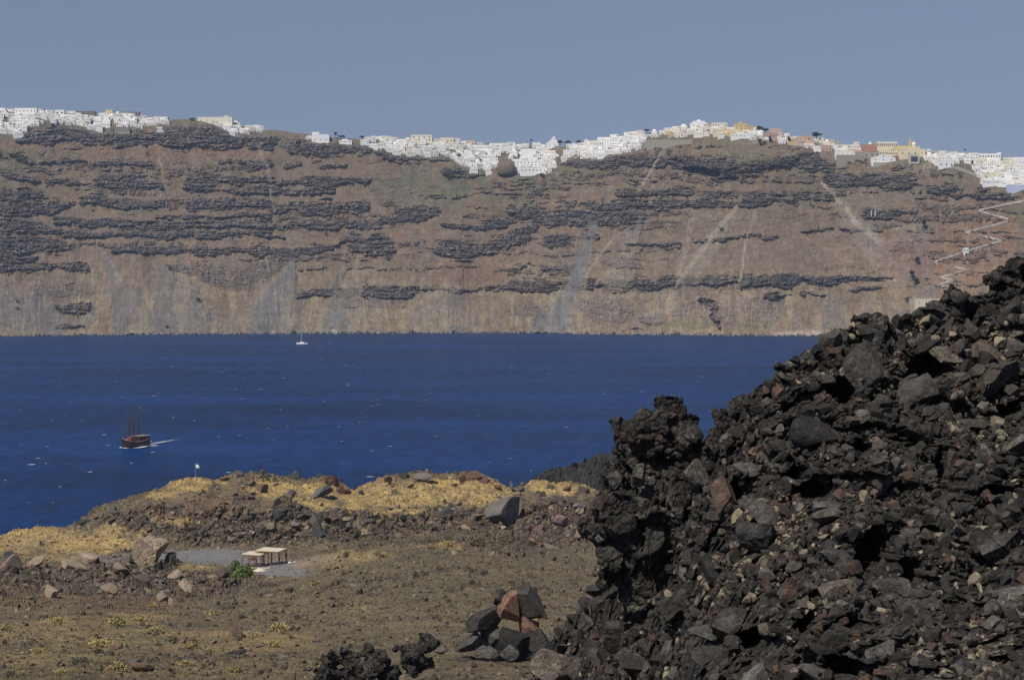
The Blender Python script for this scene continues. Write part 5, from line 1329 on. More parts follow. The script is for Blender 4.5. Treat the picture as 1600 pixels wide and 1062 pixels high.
for c in cand:
    px, py, w, row, f = c
    p, Y = cliff_at(px, py)
    s = Y / F
    k = random.choice((0, 0, 1, 1, 2, 2, 3, 4, 4, 5, 5, 6, 6, 7, 8)) if w < 11.5 else random.choice((1, 3, 5, 7, 7))
    kind, pw, pd, ph, wm, rm, parts = SIMPLE[k]
    sx = w * s / pw; sz = random.uniform(.8, 1.2)
    cn = colour_for(px, py); rgb = random.choice(TOWNCOL[cn])
    yaw = random.uniform(-.22, .22) + (.12 if px < 800 else -.05)
    if id(c) in single:
        r = empty('house', (p[0], p[1] - 2.0, p[2] - 1.2), yaw); r.scale = (sx, 1, sz)
        nw = sum(1 for q in parts if q[0] == 'window')
        size = 'wide' if w > 12.6 else 'narrow' if w < 11.2 else 'mid-sized'
        tag(r, f'{size} {cn} {KINDW[kind]} house, {rowname(f)} row {region(px)}', 'house', TOWN_GROUP)
        o = bpy.data.objects.new('wall', wm); COL.objects.link(o); o.parent = r; o.color = (*rgb, 1)
        if rm:
            o = bpy.data.objects.new(rm.name.split('.')[0], rm); COL.objects.link(o); o.parent = r; o.color = (*rgb, 1)
        for nm, me, x0, y0, z0 in parts:
            o = bpy.data.objects.new(nm, me); COL.objects.link(o); o.parent = r; o.location = (x0, y0, z0)
    else:
        M = Matrix.Translation((p[0], p[1] - 2.0, p[2] - 1.2)) @ Matrix.Rotation(yaw, 4, 'Z') @ Matrix.Diagonal((sx, 1, sz, 1))
        def addm(me, off, colr):
            global sb_
            vs = [M @ (v.co + Vector(off)) for v in me.vertices]
            sv.extend(vs); scol.extend([colr] * len(vs))
            for pl in me.polygons:
                ids = [i + sb_ for i in pl.vertices]
                for t in range(1, len(ids) - 1): sf.append((ids[0], ids[t], ids[t + 1]))
            sb_ += len(vs)
        addm(wm, (0, 0, 0), rgb)
        if rm: addm(rm, (0, 0, 0), rgb)
        for nm, me, x0, y0, z0 in parts: addm(me, (x0, y0, z0), (.055, .065, .09))
if sv:
    o = link('houses', mesh_np('houses', np.array([v[:] for v in sv]), np.array(sf), np.array(scol)), M_stuffwall)
    tag(o, 'smallest white cubic houses crowded between the larger ones along the rim', 'houses', kind='stuff')

# buildings one can name
def bld(px, py, wpx, hpx, d, rgb, label, cat='building', rows=(), yaw=0.0, sink=6, name='building', parapet=True, wmat=None):
    """box building standing on the rim: rows = [(count, centre height 0..1, width m, height m)]"""
    p, Y = cliff_at(px, py); s = Y / F
    w, h = wpx * s, hpx * s
    r = empty(name, (p[0], p[1] - 2.5, p[2]), yaw); tag(r, label, cat)
    b = MB(); b.box(-w / 2, w / 2, 0, d, -sink, h)
    if parapet:
        b.box(-w / 2 - .1, w / 2 + .1, -.1, .3, h + .003, h + .8); b.box(-w / 2 - .1, w / 2 + .1, d - .3, d + .1, h + .003, h + .8)
        b.box(-w / 2 - .1, -w / 2 + .3, .303, d - .303, h + .003, h + .8); b.box(w / 2 - .3, w / 2 + .1, .303, d - .303, h + .003, h + .8)
    o = b.build('wall', M_wall, r); o.color = (*rgb, 1)
    for n, cz, ww, wh in rows:
        me = win_mesh(ww, wh); me.materials.append(wmat or M_glass)
        for k in range(n):
            o = bpy.data.objects.new('window', me); COL.objects.link(o); o.parent = r
            o.location = (-w / 2 + w * (k + .5) / n, -.02, cz * h - wh / 2)
    return r, w, h
def part(r, mb, name, rgb, mat=None):
    o = mb.build(name, mat or M_wall, r)
    o.color = (*rgb, 1); return o
WH, CR, OC, PK = (.80, .79, .76), (.74, .67, .54), (.58, .44, .25), (.46, .31, .25)
r, w, h = bld(336, 193, 54, 9, 12, (.74, .70, .58), 'long cream building on the rim above the dark rock knob', rows=[(5, .5, 1.2, 1.4)])
part(r, MB().box(w * .25, w * .38, 3, 8, h + .003, h + 3.2), 'stair_tower', (.62, .60, .56))
r, w, h = bld(659, 222, 32, 10, 14, CR, 'square cream block with two rows of openings on the skyline', rows=[(4, .32, 2.2, 1.8), (4, .74, 2.2, 1.8)])
r, w, h = bld(698, 224, 22, 8, 12, (.70, .61, .44), 'yellowish skyline block next to the square cream one', rows=[(3, .5, 1.8, 1.8)])
r, w, h = bld(735, 229, 14, 8, 12, (.60, .44, .33), 'pale terracotta block on the skyline above the hollow', rows=[(2, .6, 1.6, 1.6)])
r, w, h = bld(501, 222, 27, 11, 12, WH, 'isolated white house with flat roofs on the brown rim', 'house', rows=[(3, .3, 1.4, 1.5)])
part(r, MB().box(-w * .5, -w * .08, 2, 9, h + .003, h + 4.5), 'upper_storey', WH)
r, w, h = bld(540, 224, 20, 4, 12, WH, 'low white villa alone on the brown rim beside dark trees', 'house', rows=[(3, .5, 2.0, 1.3)])
part(r, MB().box(-w * .34, w * .18, 2, 9, h + .003, h + 2.2, 1.2), 'upper_storey', WH)
r, w, h = bld(826, 247, 24, 14, 12, WH, 'large white two-tier building in the hollow with a dark roof line', rows=[(6, .3, 1.2, 1.5)])
part(r, MB().box(-w * .5, w * .5, -.3, 6, h + .803, h + 1.9), 'roof_canopy', (.20, .17, .13))
r, w, h = bld(826, 261, 50, 9, 10, WH, 'broad white terrace block under the two-tier building', rows=[(9, .3, 1.6, 1.7), (9, .75, 1.6, 1.5)])
r, w, h = bld(836, 270, 46, 8, 10, WH, 'lowest white hotel block beside the brown buttress', rows=[(8, .45, 1.8, 1.7)])
# the brown buttress
p, Y = cliff_at(791, 271)
v, f = rock_shape(5, 131, 5, .9, .07)
zz_ = np.clip(v[:, 2], -.9, .9); low_ = zz_ < .25
v[low_, :2] *= np.clip(.92 / np.maximum(np.hypot(v[low_, 0], v[low_, 1]), .15), 1, 2.6)[:, None] ** .8
v = v * np.array([15.5, 9, 17]); v[:, 2] = np.minimum(v[:, 2], 11.5)
o = link('rock_buttress', mesh_np('rock_buttress', v, f), M_farrock); o.location = (p[0], p[1] - 3, p[2] + 9); o.color = (.15, .115, .08, 1)
tag(o, 'square brown rock buttress jutting out among the white terraces', 'rock')
# bell church
r, w, h = bld(863, 231, 18, 8, 12, WH, 'white church with a stepped bell gable above the hollow', 'church', rows=[(2, .4, 1.0, 1.8)], name='church')
part(r, MB().box(-w * .28, w * .42, 1, 4, h + .003, h + 3.2), 'gable_base', WH)
g_ = part(r, MB().box(-w * .10, w * .32, 1.3, 3.4, h + 3.203, h + 6.6, .5).box(w * .02, w * .22, 1.6, 3.0, h + 6.603, h + 9.6, .6), 'bell_gable', WH)
MB().box(w * .08, w * .16, 1.2, 1.6, h + 4.0, h + 5.6).build('bell_opening', M_glass, g_)
# hilltop
r, w, h = bld(1092, 199, 26, 6, 12, WH, 'bright white villa at the highest point of the skyline', 'house', rows=[(3, .4, 1.4, 1.8)])
part(r, MB().box(-w * .36, w * .36, 2, 9, h + .803, h + 3.6), 'upper_storey', WH)
part(r, MB().box(-w * .12, w * .12, 3, 7, h + 3.603, h + 5.6, .8), 'roof_turret', WH)
r, w, h = bld(1124, 198, 24, 5, 12, (.72, .67, .54), 'pale hilltop block of columns beside the bright villa', rows=[(6, .45, 1.4, 2.4)])
r, w, h = bld(1158, 205, 20, 11, 14, OC, 'ochre block, tallest building on the hilltop', rows=[(3, .7, 1.1, 1.5), (3, .3, 1.1, 1.5)])
part(r, MB().box(-w * .2, w * .12, 3, 8, h + .803, h + 3.6), 'stair_tower', OC)
r, w, h = bld(1174, 206, 14, 8, 12, (.50, .37, .19), 'browner ochre wing against the tall ochre block', rows=[(2, .5, 1.0, 1.4)])
r, w, h = bld(1135, 209, 42, 6, 8, (.68, .58, .38), 'long sand-coloured wall building under the ochre block', rows=[(7, .5, 1.0, 1.2)])
r, w, h = bld(1172, 215, 60, 5, 8, WH, 'long low white range along the hilltop cliff edge', rows=[(10, .5, 1.2, 1.3)])
r, w, h = bld(1204, 217, 24, 9, 12, PK, 'dusky pink block of tall windows on the hill shoulder', rows=[(5, .5, 1.0, 3.4)])
r, w, h = bld(1212, 207, 18, 5, 10, (.55, .42, .34), 'pale pink roof building behind the dusky pink block', rows=[(4, .5, 1.0, 1.2)])
r, w, h = bld(1258, 224, 22, 10, 12, (.58, .40, .28), 'orange pink house beside the round tree', 'house', rows=[(3, .65, 1.0, 1.4), (3, .25, 1.0, 1.4)])
for px, py, w_, h_, lb, c_ in ((1046, 227, 72, 8, 'long beige retaining wall under the hilltop houses', (.36, .33, .26)), (1012, 231, 16, 8, 'square grey retaining wall at the end of the long beige one', (.30, .28, .24)), (1330, 252, 46, 9, 'weathered beige retaining wall below the white range', (.30, .27, .22)), (1134, 222, 8, 4, 'small grey walled terrace on the hill flank', (.25, .23, .18))):
    r, w, h = bld(px, py, w_, h_, 4, c_, lb, 'wall', name='retaining_wall', parapet=False, sink=10)
    part(r, MB().box(-w / 2 - .15, w / 2 + .15, -.15, .6, h + .003, h + .5), 'coping', tuple(x * 1.2 for x in c_))
r, w, h = bld(1320, 244, 30, 7, 9, WH, 'white range above the weathered retaining wall', rows=[(4, .5, 1.0, 1.2)])
r, w, h = bld(1318, 233, 18, 6, 10, (.62, .60, .55), 'grey-fronted block with a row of openings above the white range', rows=[(5, .55, 1.5, 2.0)])
# church with red walls and a pale dome
r, w, h = bld(1360, 236, 24, 9, 12, (.42, .22, .16), 'red church with a pale dome and lantern', 'church', rows=[(3, .5, 1.0, 2.0)], name='church')
d_ = part(r, MB().lathe((0, 5, h + .003), [(2.6, 0), (2.6, 1.6)], 16).dome((0, 5, h + 1.6), 2.7, 16, 6), 'dome', (.78, .74, .64))
part(d_, MB().lathe((0, 5, h + 4.2), [(.7, 0), (.7, 1.4), (.1, 2.4)], 10), 'lantern', (.78, .74, .64))
part(r, MB().box(w * .38, w * .48, 2, 3.4, h + .003, h + 5.4, .3), 'bell_tower', (.5, .3, .22))
r, w, h = bld(1362, 245, 26, 6, 10, (.38, .34, .29), 'grey house with dark terraces below the red church', 'house', rows=[(3, .5, 3.4, 2.0)])
# arcaded building
r, w, h = bld(1386, 234, 31, 11, 12, (.74, .66, .47), 'long yellow and white building with an arcade of tall openings', rows=[(10, .66, 1.3, 3.6)])
part(r, MB().box(-w * .5 - .2, w * .5 + .2, -.2, 1, h * .92, h + .9), 'cornice', WH)
r, w, h = bld(1388, 244, 28, 8, 8, (.70, .61, .42), 'lower yellow terrace building with a row of arches under the arcade', rows=[(10, .5, 1.2, 2.8)])
r, w, h = bld(1408, 238, 18, 9, 10, (.64, .50, .28), 'deep yellow house between the arcade and the cathedral', 'house', rows=[(3, .5, 1.1, 1.6)])
# white pedimented house
r, w, h = bld(1380, 254, 37, 7, 10, WH, 'white pedimented house with a cream buttressed base', 'house', rows=[(3, .55, 2.2, 1.3)])
vs = [(-w * .42, 0, h + .803), (w * .42, 0, h + .803), (0, 0, h + 6), (-w * .42, 6, h + .803), (w * .42, 6, h + .803), (0, 6, h + 6)]
pd_ = part(r, MB().add(vs, [(0, 1, 2), (5, 4, 3), (0, 2, 5, 3), (1, 4, 5, 2), (0, 3, 4, 1)]), 'pediment', WH)
MB().box(-.9, .9, -.1, .3, h + 1.8, h + 3.8).build('window', M_glass, pd_)
part(r, MB().box(-w * .42, w * .42, -1.2, 8, -9, -.003, -1.0), 'buttressed_base', (.46, .42, .34))
# cathedral
r, w, h = bld(1425, 245, 40, 11, 16, (.72, .62, .43), 'domed yellow cathedral with a slender bell tower', 'church', rows=[(4, .5, 1.2, 2.6)], name='cathedral')
part(r, MB().box(-w * .22, w * .30, 2, 12, h + .803, h + 4.5), 'transept', (.70, .58, .34))
d_ = part(r, MB().lathe((w * .09, 7, h + 4.503), [(3.6, 0), (3.6, 2.6)], 18).dome((w * .09, 7, h + 7.1), 3.9, 18, 7), 'dome', (.80, .72, .52))
part(d_, MB().lathe((w * .09, 7, h + 10.9), [(.5, 0), (.5, 1.2), (.05, 2.2)], 10), 'lantern', (.8, .72, .52))
t_ = part(r, MB().box(-w * .13, -w * .02, 3, 7, h + .803, h + 11), 'bell_tower', (.62, .48, .26))
part(t_, MB().box(-w * .115, -w * .035, 3.6, 6.4, h + 11.003, h + 15, .3).box(-w * .095, -w * .055, 4.2, 5.8, h + 15.003, h + 18.5, .7), 'belfry', (.52, .40, .24))
r, w, h = bld(1428, 254, 16, 12, 8, (.50, .48, .44), 'concrete station building with one large dark opening under the cathedral', rows=[(1, .42, 10, 7.5)])
r, w, h = bld(1448, 262, 14, 6, 6, (.36, .31, .23), 'small beige ruin beside the station opening', 'ruin', rows=[(1, .45, 1.6, 1.8)])
r, w, h = bld(1440, 262, 26, 3.5, 5, (.30, .25, .17), 'sand-coloured terrace wall below the station building', 'wall', name='retaining_wall', parapet=False)
r, w, h = bld(1468, 242, 32, 5, 10, (.42, .41, .39), 'long grey roofless range on the skyline beyond the cathedral', rows=[(3, .5, 4, 1.6)])
r, w, h = bld(1544, 248, 38, 7, 10, WH, 'long white hotel with a row of dark openings on the skyline', rows=[(9, .5, 1.8, 2.4)])
part(r, MB().box(w * .36, w * .52, 0.3, 4, h + .803, h + 2.6), 'roof_canopy', WH)
r, w, h = bld(1478, 261, 24, 9, 10, WH, 'white house front with three dark arches above the brown slope', 'house', rows=[(3, .4, 1.7, 2.6)])
r, w, h = bld(1590, 297, 34, 7, 6, (.48, .53, .66), 'pale blue walled pool terrace at the cliff edge', 'terrace', name='pool_terrace', sink=8)
r, w, h = bld(1560, 288, 50, 6, 9, WH, 'white hotel range with a line of windows above the blue terrace', rows=[(14, .5, 1.2, 1.6)])
r, w, h = bld(1550, 279, 28, 7, 9, (.70, .62, .46), 'cream house in the terraces beyond the white arches', 'house', rows=[(4, .5, 1.1, 1.4)])
r, w, h = bld(192, 207, 22, 8, 8, (.33, .31, .28), 'grey unfinished frame building with three dark floors', rows=[(5, .22, 2.4, 1.3), (5, .52, 2.4, 1.3), (5, .82, 2.4, 1.3)], parapet=False)
r, w, h = bld(132, 181, 34, 6, 10, (.17, .155, .13), 'dark stone ruin on the skyline of the white quarter', 'ruin', rows=[(5, .55, 1.6, 1.6)])
r, w, h = bld(203, 181, 30, 5, 10, (.18, .165, .14), 'second dark stone building farther along the skyline', 'ruin', rows=[(4, .5, 1.6, 1.4)])
r, w, h = bld(41, 179, 34, 9, 12, WH, 'white hotel block standing up from the skyline of the white quarter', rows=[(6, .55, 1.6, 1.6)])
r, w, h = bld(94, 182, 14, 9, 8, WH, 'white roof pavilion with two dark openings on the skyline', rows=[(2, .6, 3.0, 2.2)])
r, w, h = bld(171, 181, 11, 8, 8, (.66, .52, .32), 'yellowish cube on the skyline between the dark ruins', rows=[(2, .6, 1.2, 1.2)])
# harbour foot
r, w, h = bld(1452, 479, 44, 11, 8, (.62, .56, .42), 'cream harbour house at the foot of the zigzag path', 'house', rows=[(4, .6, 1.2, 1.6)])
r, w, h = bld(1440, 470, 40, 4, 6, (.36, .33, .28), 'stone quay terrace above the cream harbour house', 'wall', name='retaining_wall', parapet=False)
r, w, h = bld(1509, 394, 8, 6, 5, WH, 'tiny white hut on a bend of the zigzag path', 'hut', rows=[(2, .45, 1.6, 2.0)], name='hut')
for px, lb in ((1361, 'slim pale cable post on the dark ledge'), (1367, 'second slim pale cable post, nearer the gravel chute')):
    p, Y = cliff_at(px, 336)
    o = MB().tube((0, 0, -2), (0, 0, 6), .5, .4, 8).box(-.9, .9, -.4, .4, 6.003, 6.5).build('cable_post', M_white); o.location = (p[0], p[1] - 2, p[2]); tag(o, lb, 'post')

# zigzag path with its pale parapet
def pathmesh(polys, width, wallh):
    b = MB()
    for poly in polys:
        pts = []
        for (x0, y0), (x1, y1) in zip(poly[:-1], poly[1:]):
            n = max(2, int(math.hypot(x1 - x0, y1 - y0) / 2.5))
            for k in range(n):
                t = k / n; pts.append((x0 + (x1 - x0) * t, y0 + (y1 - y0) * t + .35 * math.sin(k * 1.9 + x0)))
        pts.append(poly[-1])
        q = [cliff_at(a, c_)[0] for a, c_ in pts]
        ys = np.array([p[1] for p in q]); ysm = np.convolve(np.pad(ys, 4, mode='edge'), np.ones(9) / 9, 'valid')
        q = [P(a, c_, y - 1.5) for (a, c_), y in zip(pts, ysm)]
        vs, fs = [], []
        for p in q:
            x_, y_, z_ = p
            vs += [(x_, y_ + width, z_), (x_, y_, z_), (x_, y_ - .05, z_ + wallh), (x_, y_ - .6, z_ + wallh), (x_, y_ - .7, z_ - 2.0)]
        for i in range(len(q) - 1):
            for j in range(4): fs.append((i * 5 + j, (i + 1) * 5 + j, (i + 1) * 5 + j + 1, i * 5 + j + 1))
        b.add(vs, fs)
    return b
zz = pathmesh([[(1640, 308), (1600, 313), (1560, 321), (1528, 328), (1548, 334), (1575, 341), (1572, 346), (1540, 354), (1508, 362), (1516, 364)], [(1535, 368), (1566, 375), (1530, 385), (1490, 398), (1460, 408), (1466, 412)], [(1490, 416), (1510, 420), (1490, 427), (1468, 432), (1490, 437), (1470, 446), (1492, 446)], [(1488, 437), (1468, 443), (1466, 456)]], 2.6, .6).build('path', M_path)
tag(zz, kind='structure')
w2_ = pathmesh([[(1486, 260), (1505, 266), (1530, 276)]], 2.0, 2.2).build('boundary_wall', plain('dry_stone', (.30, .28, .24), .9, .2, .3))
tag(w2_, 'long stone boundary wall running down beside the arched white house', 'wall')

# trees and bushes of the rim and the cliff
TREES = [(1275, 216, 8, 15, 'round', 'big round dark tree on the skyline beside the orange pink house'), (1262, 222, 6, 9, 'round', 'smaller tree in front of the orange pink house'), (1186, 204, 6, 14, 'round', 'dark tree right behind the ochre wing'), (1196, 207, 6, 12, 'round', 'dark tree between ochre wing and pink roof'), (875, 226, 6, 10, 'round', 'dark tree close to the stepped bell gable'), (887, 226, 5, 11, 'round', 'middle dark tree of the three past the bell church'), (904, 225, 5, 9, 'round', 'last dark tree of the three past the bell church'), (1011, 206, 3.5, 9, 'round', 'low dark tree on the skyline above the cream houses'), (830, 228, 10, 5, 'palm', 'lone palm rising above the white roofs'), (524, 213, 6, 7, 'round', 'dark tree standing alone on the brown rim'), (534, 214, 3.5, 14, 'bush', 'low dark bushes next to the lone rim tree'), (566, 217, 4.5, 9, 'round', 'dark tree at the edge of the cream quarter'), (706, 238, 5, 16, 'bush', 'wide green bush in a garden under the yellowish block'), (716, 243, 5, 9, 'bush', 'dark bush among the houses above the hollow'), (764, 228, 4, 6, 'round', 'small dark tree on the hollow skyline'), (702, 275, 8, 16, 'bush', 'large dark bush on the slope at the head of the green gully'), (846, 275, 5, 11, 'bush', 'dark bush at the foot of the lowest white hotel'), (1187, 227, 10, 5, 'cypress', 'pointed dark cypress below the long white range'), (1203, 222, 9, 6, 'cypress', 'cypress below the dusky pink block'), (1232, 222, 9, 6, 'cypress', 'cypress close to the orange pink house'), (1194, 224, 5, 10, 'bush', 'dark bushes between the two cypresses'), (1443, 239, 5, 8, 'round', 'small dark tree close by the cathedral dome'), (1507, 241, 8, 4, 'palm', 'palm on the skyline between white hotel and cathedral'), (1490, 243, 4, 5, 'round', 'small tree on the grey skyline range'), (1518, 258, 7, 5, 'cypress', 'dark cypress in front of the long white hotel'), (1526, 257, 7, 5, 'cypress', 'second dark cypress in front of the long white hotel'), (1500, 276, 8, 9, 'bush', 'dark green tree on the brown slope under the boundary wall'), (1443, 356, 13, 7, 'cypress', 'tall cypress beside the gravel chute'), (1432, 411, 9, 10, 'round', 'dark round tree above the tree clump on the chute'), (1424, 435, 12, 11, 'round', 'taller dark tree of the clump by the gravel chute'), (1430, 444, 10, 13, 'round', 'lower dark tree of the clump by the gravel chute'), (1448, 437, 5, 5, 'bush', 'small bush on the grey gravel chute'), (1450, 401, 4, 5, 'bush', 'bush at the rim of the gravel chute'), (1418, 470, 9, 16, 'bush', 'grey green bushes by the harbour house'), (265, 420, 9, 11, 'bush', 'dark bush at the head of the tan scree cone'), (310, 470, 7, 11, 'bush', 'dark bush on the tan scree under the lava wedge'), (28, 471, 5, 7, 'bush', 'dark bush on the grey scree slope'), (28, 482, 4, 8, 'bush', 'brownish bush low on the grey scree slope'), (261, 511, 5, 9, 'bush', 'dark bush just above the shore'), (510, 366, 6, 7, 'bush', 'dark bush on the brown slope between lava ledges'), (495, 406, 6, 7, 'bush', 'dark bush above the grey scree fan'), (32, 252, 10, 20, 'bush', 'large dark green thicket below the white quarter'), (243, 262, 14, 5, 'bush', 'narrow green thicket in the pale gully'), (231, 241, 6, 7, 'bush', 'small green bush near the head of the pale gully'), (1126, 358, 5, 9, 'bush', 'green bush beside the long pale track'), (903, 270, 5, 9, 'bush', 'green bush on the brown slope under the dark ledge'), (162, 202, 5, 8, 'bush', 'dark green garden bush under the white quarter'), (85, 196, 4, 14, 'bush', 'dark bushes at the top of the black cliff band'), (300, 187, 3.5, 12, 'bush', 'scrub bush on top of the dark rock knob'), (1352, 251, 4, 6, 'bush', 'scrub bush on the weathered retaining wall')]
tr_ = random.Random(91)
gb_n = 0
while gb_n < 34:
    c = tr_.choice(inview); px, py = c[0] + tr_.uniform(-5, 5), c[1] + tr_.uniform(0, 2)
    if not 0 < px < 1600 or any(abs(px - t[0]) < 5 and abs(py - t[1]) < 5 for t in TREES): continue
    gb_n += 1
    p, Y = cliff_at(px, py); s = Y / F
    t_ = tree('garden_bush', (p[0], p[1] - 4.5, p[2] - .5), tr_.uniform(2.6, 4.5), tr_.uniform(4, 8), (.04, .05, .03), 'small dark garden bush squeezed between white houses of the rim town', 'bush', 'bush', 'garden bushes of the white town', n=160)
for px, py, hpx, wpx, kind, lb in TREES:
    p, Y = cliff_at(px, py); s = Y / F
    nm = {'round': 'broadleaf_tree', 'cypress': 'cypress_tree', 'palm': 'palm_tree', 'bush': 'cliff_bush'}[kind]
    tree(nm, (p[0], p[1] - 2.5, p[2] - (.8 if kind == 'bush' else .3)), hpx * s * (1.15 if kind != 'palm' else 1.1), wpx * s, random.choice([(.035, .045, .028), (.04, .055, .03), (.032, .040, .03)]), lb, 'tree' if kind != 'bush' else 'bush', kind, n=260)

# ------------------------------------------------------------------ the three-masted ship
bow, stern = sea_pt(191, 700.5), sea_pt(231, 696)
d = bow - stern; ctr = (bow + stern) / 2; LEN = float(np.linalg.norm(d)); hd_ = math.atan2(d[1], d[0])
ship = empty('sailing_ship', tuple(ctr), hd_); tag(ship, 'dark wooden three-masted ship under bare masts, trailing a white wake', 'ship')
Lh = LEN / 2
st = [(-1.0, .62, 4.4), (-.92, .78, 4.2), (-.6, .95, 3.5), (-.2, 1.0, 3.0), (.2, .97, 3.0), (.55, .78, 3.4), (.8, .45, 4.0), (.95, .16, 4.6), (1.0, .03, 4.8)]
BM = 3.1
vs, fs = [], []
prof = [(-1, 0.0), (-.7, .55), (0.0, .86), (.5, .97), (1, 1.0)]
for x_, b_, z_ in st:
    for side in (-1, 1):
        for t, k in prof:
            z = -1.0 if t == -1 else -.6 if t == -.7 else 0 if t == 0 else z_ * t
            vs.append((x_ * Lh, side * BM * b_ * k, z))
n5 = len(prof)
for i in range(len(st) - 1):
    a, c_ = i * 2 * n5, (i + 1) * 2 * n5
    for j in range(n5 - 1):
        fs.append((a + j, c_ + j, c_ + j + 1, a + j + 1)); fs.append((a + n5 + j, a + n5 + j + 1, c_ + n5 + j + 1, c_ + n5 + j))
fs.append(tuple(range(n5)) + tuple(range(2 * n5 - 1, n5 - 1, -1)))
hull = MB().add(vs, fs).build('hull', M_hull, ship)
dk = MB(); dvs, dfs = [], []
for x_, b_, z_ in st: dvs += [(x_ * Lh * .99, -BM * b_ * .97, z_ - .7), (x_ * Lh * .99, BM * b_ * .97, z_ - .7)]
for i in range(len(st) - 1): dfs.append((2 * i, 2 * i + 2, 2 * i + 3, 2 * i + 1))
dk.add(dvs, dfs).build('deck', M_deck, ship)
rl = MB()
for side in (-1, 1):
    for (xa, ba, za), (xb, bb, zb_) in zip(st[:-1], st[1:]):
        rl.tube((xa * Lh, side * BM * ba, za + .03), (xb * Lh, side * BM * bb, zb_ + .03), .14, .14, 6)
rl.build('rail', M_deck, ship)
MB().box(-Lh * .86, -Lh * .12, -2.2, 2.2, 2.3, 5.0).build('deckhouse', M_hull, ship)
aw = MB().box(-Lh * .92, -Lh * .02, -2.7, 2.7, 5.4, 5.6)
for xx in (-.9, -.62, -.33, -.04):
    for yy in (-2.6, 2.6): aw.tube((Lh * xx, yy, 2.6), (Lh * xx, yy, 5.4), .07, .07, 6)
aw.build('awning', plain('awning_cloth', (.42, .30, .22), .9), ship)
MB().box(Lh * .28, Lh * .52, -1.4, 1.4, 2.8, 5.2, .3).build('red_cover', M_red, ship)
MB().box(Lh * .55, Lh * .72, -1.1, 1.1, 3.0, 4.4, .25).build('foredeck_locker', M_deck, ship)
for xx, zz in ((-.05, 4.6), (-.32, 4.8), (-.72, 5.0), (.06, 1.6)):
    b = MB(); ringv, ringf = [], []
    for k in range(12):
        a = 2 * math.pi * k / 12
        for q in range(6):
            c_ = 2 * math.pi * q / 6; rr_ = .5 + .16 * math.cos(c_); ringv.append((Lh * xx + rr_ * math.cos(a), -3.05 - .16 * math.sin(c_), zz + rr_ * math.sin(a)))
    for k in range(12):
        for q in range(6): ringf.append((k * 6 + q, ((k + 1) % 12) * 6 + q, ((k + 1) % 12) * 6 + (q + 1) % 6, k * 6 + (q + 1) % 6))
    b.add(ringv, ringf).build('lifebuoy', M_white, ship)
MB().tube((Lh * .93, 0, 4.4), (Lh * 1.32, 0, 6.6), .22, .12, 8).build('bowsprit', M_mast, ship)
rig = []
for xx, top in ((.48, 19.2), (.14, 19.5), (-.24, 21.0)):
    m_ = MB().tube((Lh * xx, 0, 2.4), (Lh * xx - .25, 0, top), .19, .10, 8).build('mast', M_mast, ship)
    MB().box(Lh * xx - .6, Lh * xx + .3, -.5, .5, top * .66, top * .66 + .2).build('crosstree', M_mast, m_)
    MB().tube((Lh * xx - .3, 0, 6.2), (Lh * xx - Lh * .26, 0, 6.9), .14, .1, 6).build('boom', M_mast, m_)
    b = MB()
    for side in (-1, 1):
        for dx in (-1.3, -.4, .5, 1.4): b.tube((Lh * xx + dx, side * 2.9, 3.0), (Lh * xx - .2, side * .15, top * .66 if abs(dx) < 1 else top * .95), .055, .055, 4)
        for q in range(1, 9):
            t = q / 10; zq = 3 + (top * .66 - 3) * t; wq = 1.4 * (1 - t)
            b.tube((Lh * xx - wq, side * (2.9 - 2.75 * t), zq), (Lh * xx + wq, side * (2.9 - 2.75 * t), zq), .035, .035, 4)
    b.build('shrouds', M_rope, m_)
    sl_ = MB().tube((Lh * xx - .5, 0, 6.9), (Lh * xx - .42, 0, top * .80), .2, .10, 7).build('furled_sail', plain('furled_canvas', (.22, .15, .12), .9), m_)
    rig.append((Lh * xx - .2, top))
b = MB()
b.tube((rig[0][0], 0, rig[0][1] * .95), (Lh * 1.30, 0, 6.5), .06, .06, 4).tube((rig[0][0], 0, rig[0][1] * .66), (Lh * .95, 0, 4.9), .06, .06, 4)
b.tube((rig[0][0], 0, rig[0][1] * .97), (rig[1][0], 0, rig[1][1] * .97), .05, .05, 4).tube((rig[1][0], 0, rig[1][1] * .97), (rig[2][0], 0, rig[2][1] * .9), .05, .05, 4)
b.tube((rig[2][0], 0, rig[2][1] * .95), (-Lh * .98, 0, 4.8), .06, .06, 4)
b.build('stays', M_rope, ship)
b = MB()
for i in range(5):
    x0, x1 = -i * .55, -(i + 1) * .55
    b.add([(rig[2][0] - .3 + x0, .1 * math.sin(i), 18.6), (rig[2][0] - .3 + x1, .1 * math.sin(i + 1), 18.55), (rig[2][0] - .3 + x1, .1 * math.sin(i + 1), 20.1), (rig[2][0] - .3 + x0, .1 * math.sin(i), 20.2)], [(0, 1, 2, 3)])
flag = b.build('flag', M_white, ship)
fm, fnt, fb = mat_new('striped_flag')
tcn = N(fnt, 'ShaderNodeTexCoord'); sp3 = N(fnt, 'ShaderNodeSeparateXYZ'); fnt.links.new(tcn.outputs['Object'], sp3.inputs[0])
ma = N(fnt, 'ShaderNodeMath', operation='MULTIPLY'); ma.inputs[1].default_value = 2.8; fnt.links.new(sp3.outputs[2], ma.inputs[0])
mf = N(fnt, 'ShaderNodeMath', operation='FRACT'); fnt.links.new(ma.outputs[0], mf.inputs[0])
mg = N(fnt, 'ShaderNodeMath', operation='GREATER_THAN'); mg.inputs[1].default_value = .5; fnt.links.new(mf.outputs[0], mg.inputs[0])
mxx = N(fnt, 'ShaderNodeMix', data_type='RGBA'); mxx.inputs[6].default_value = (.8, .8, .8, 1); mxx.inputs[7].default_value = (.05, .15, .45, 1)
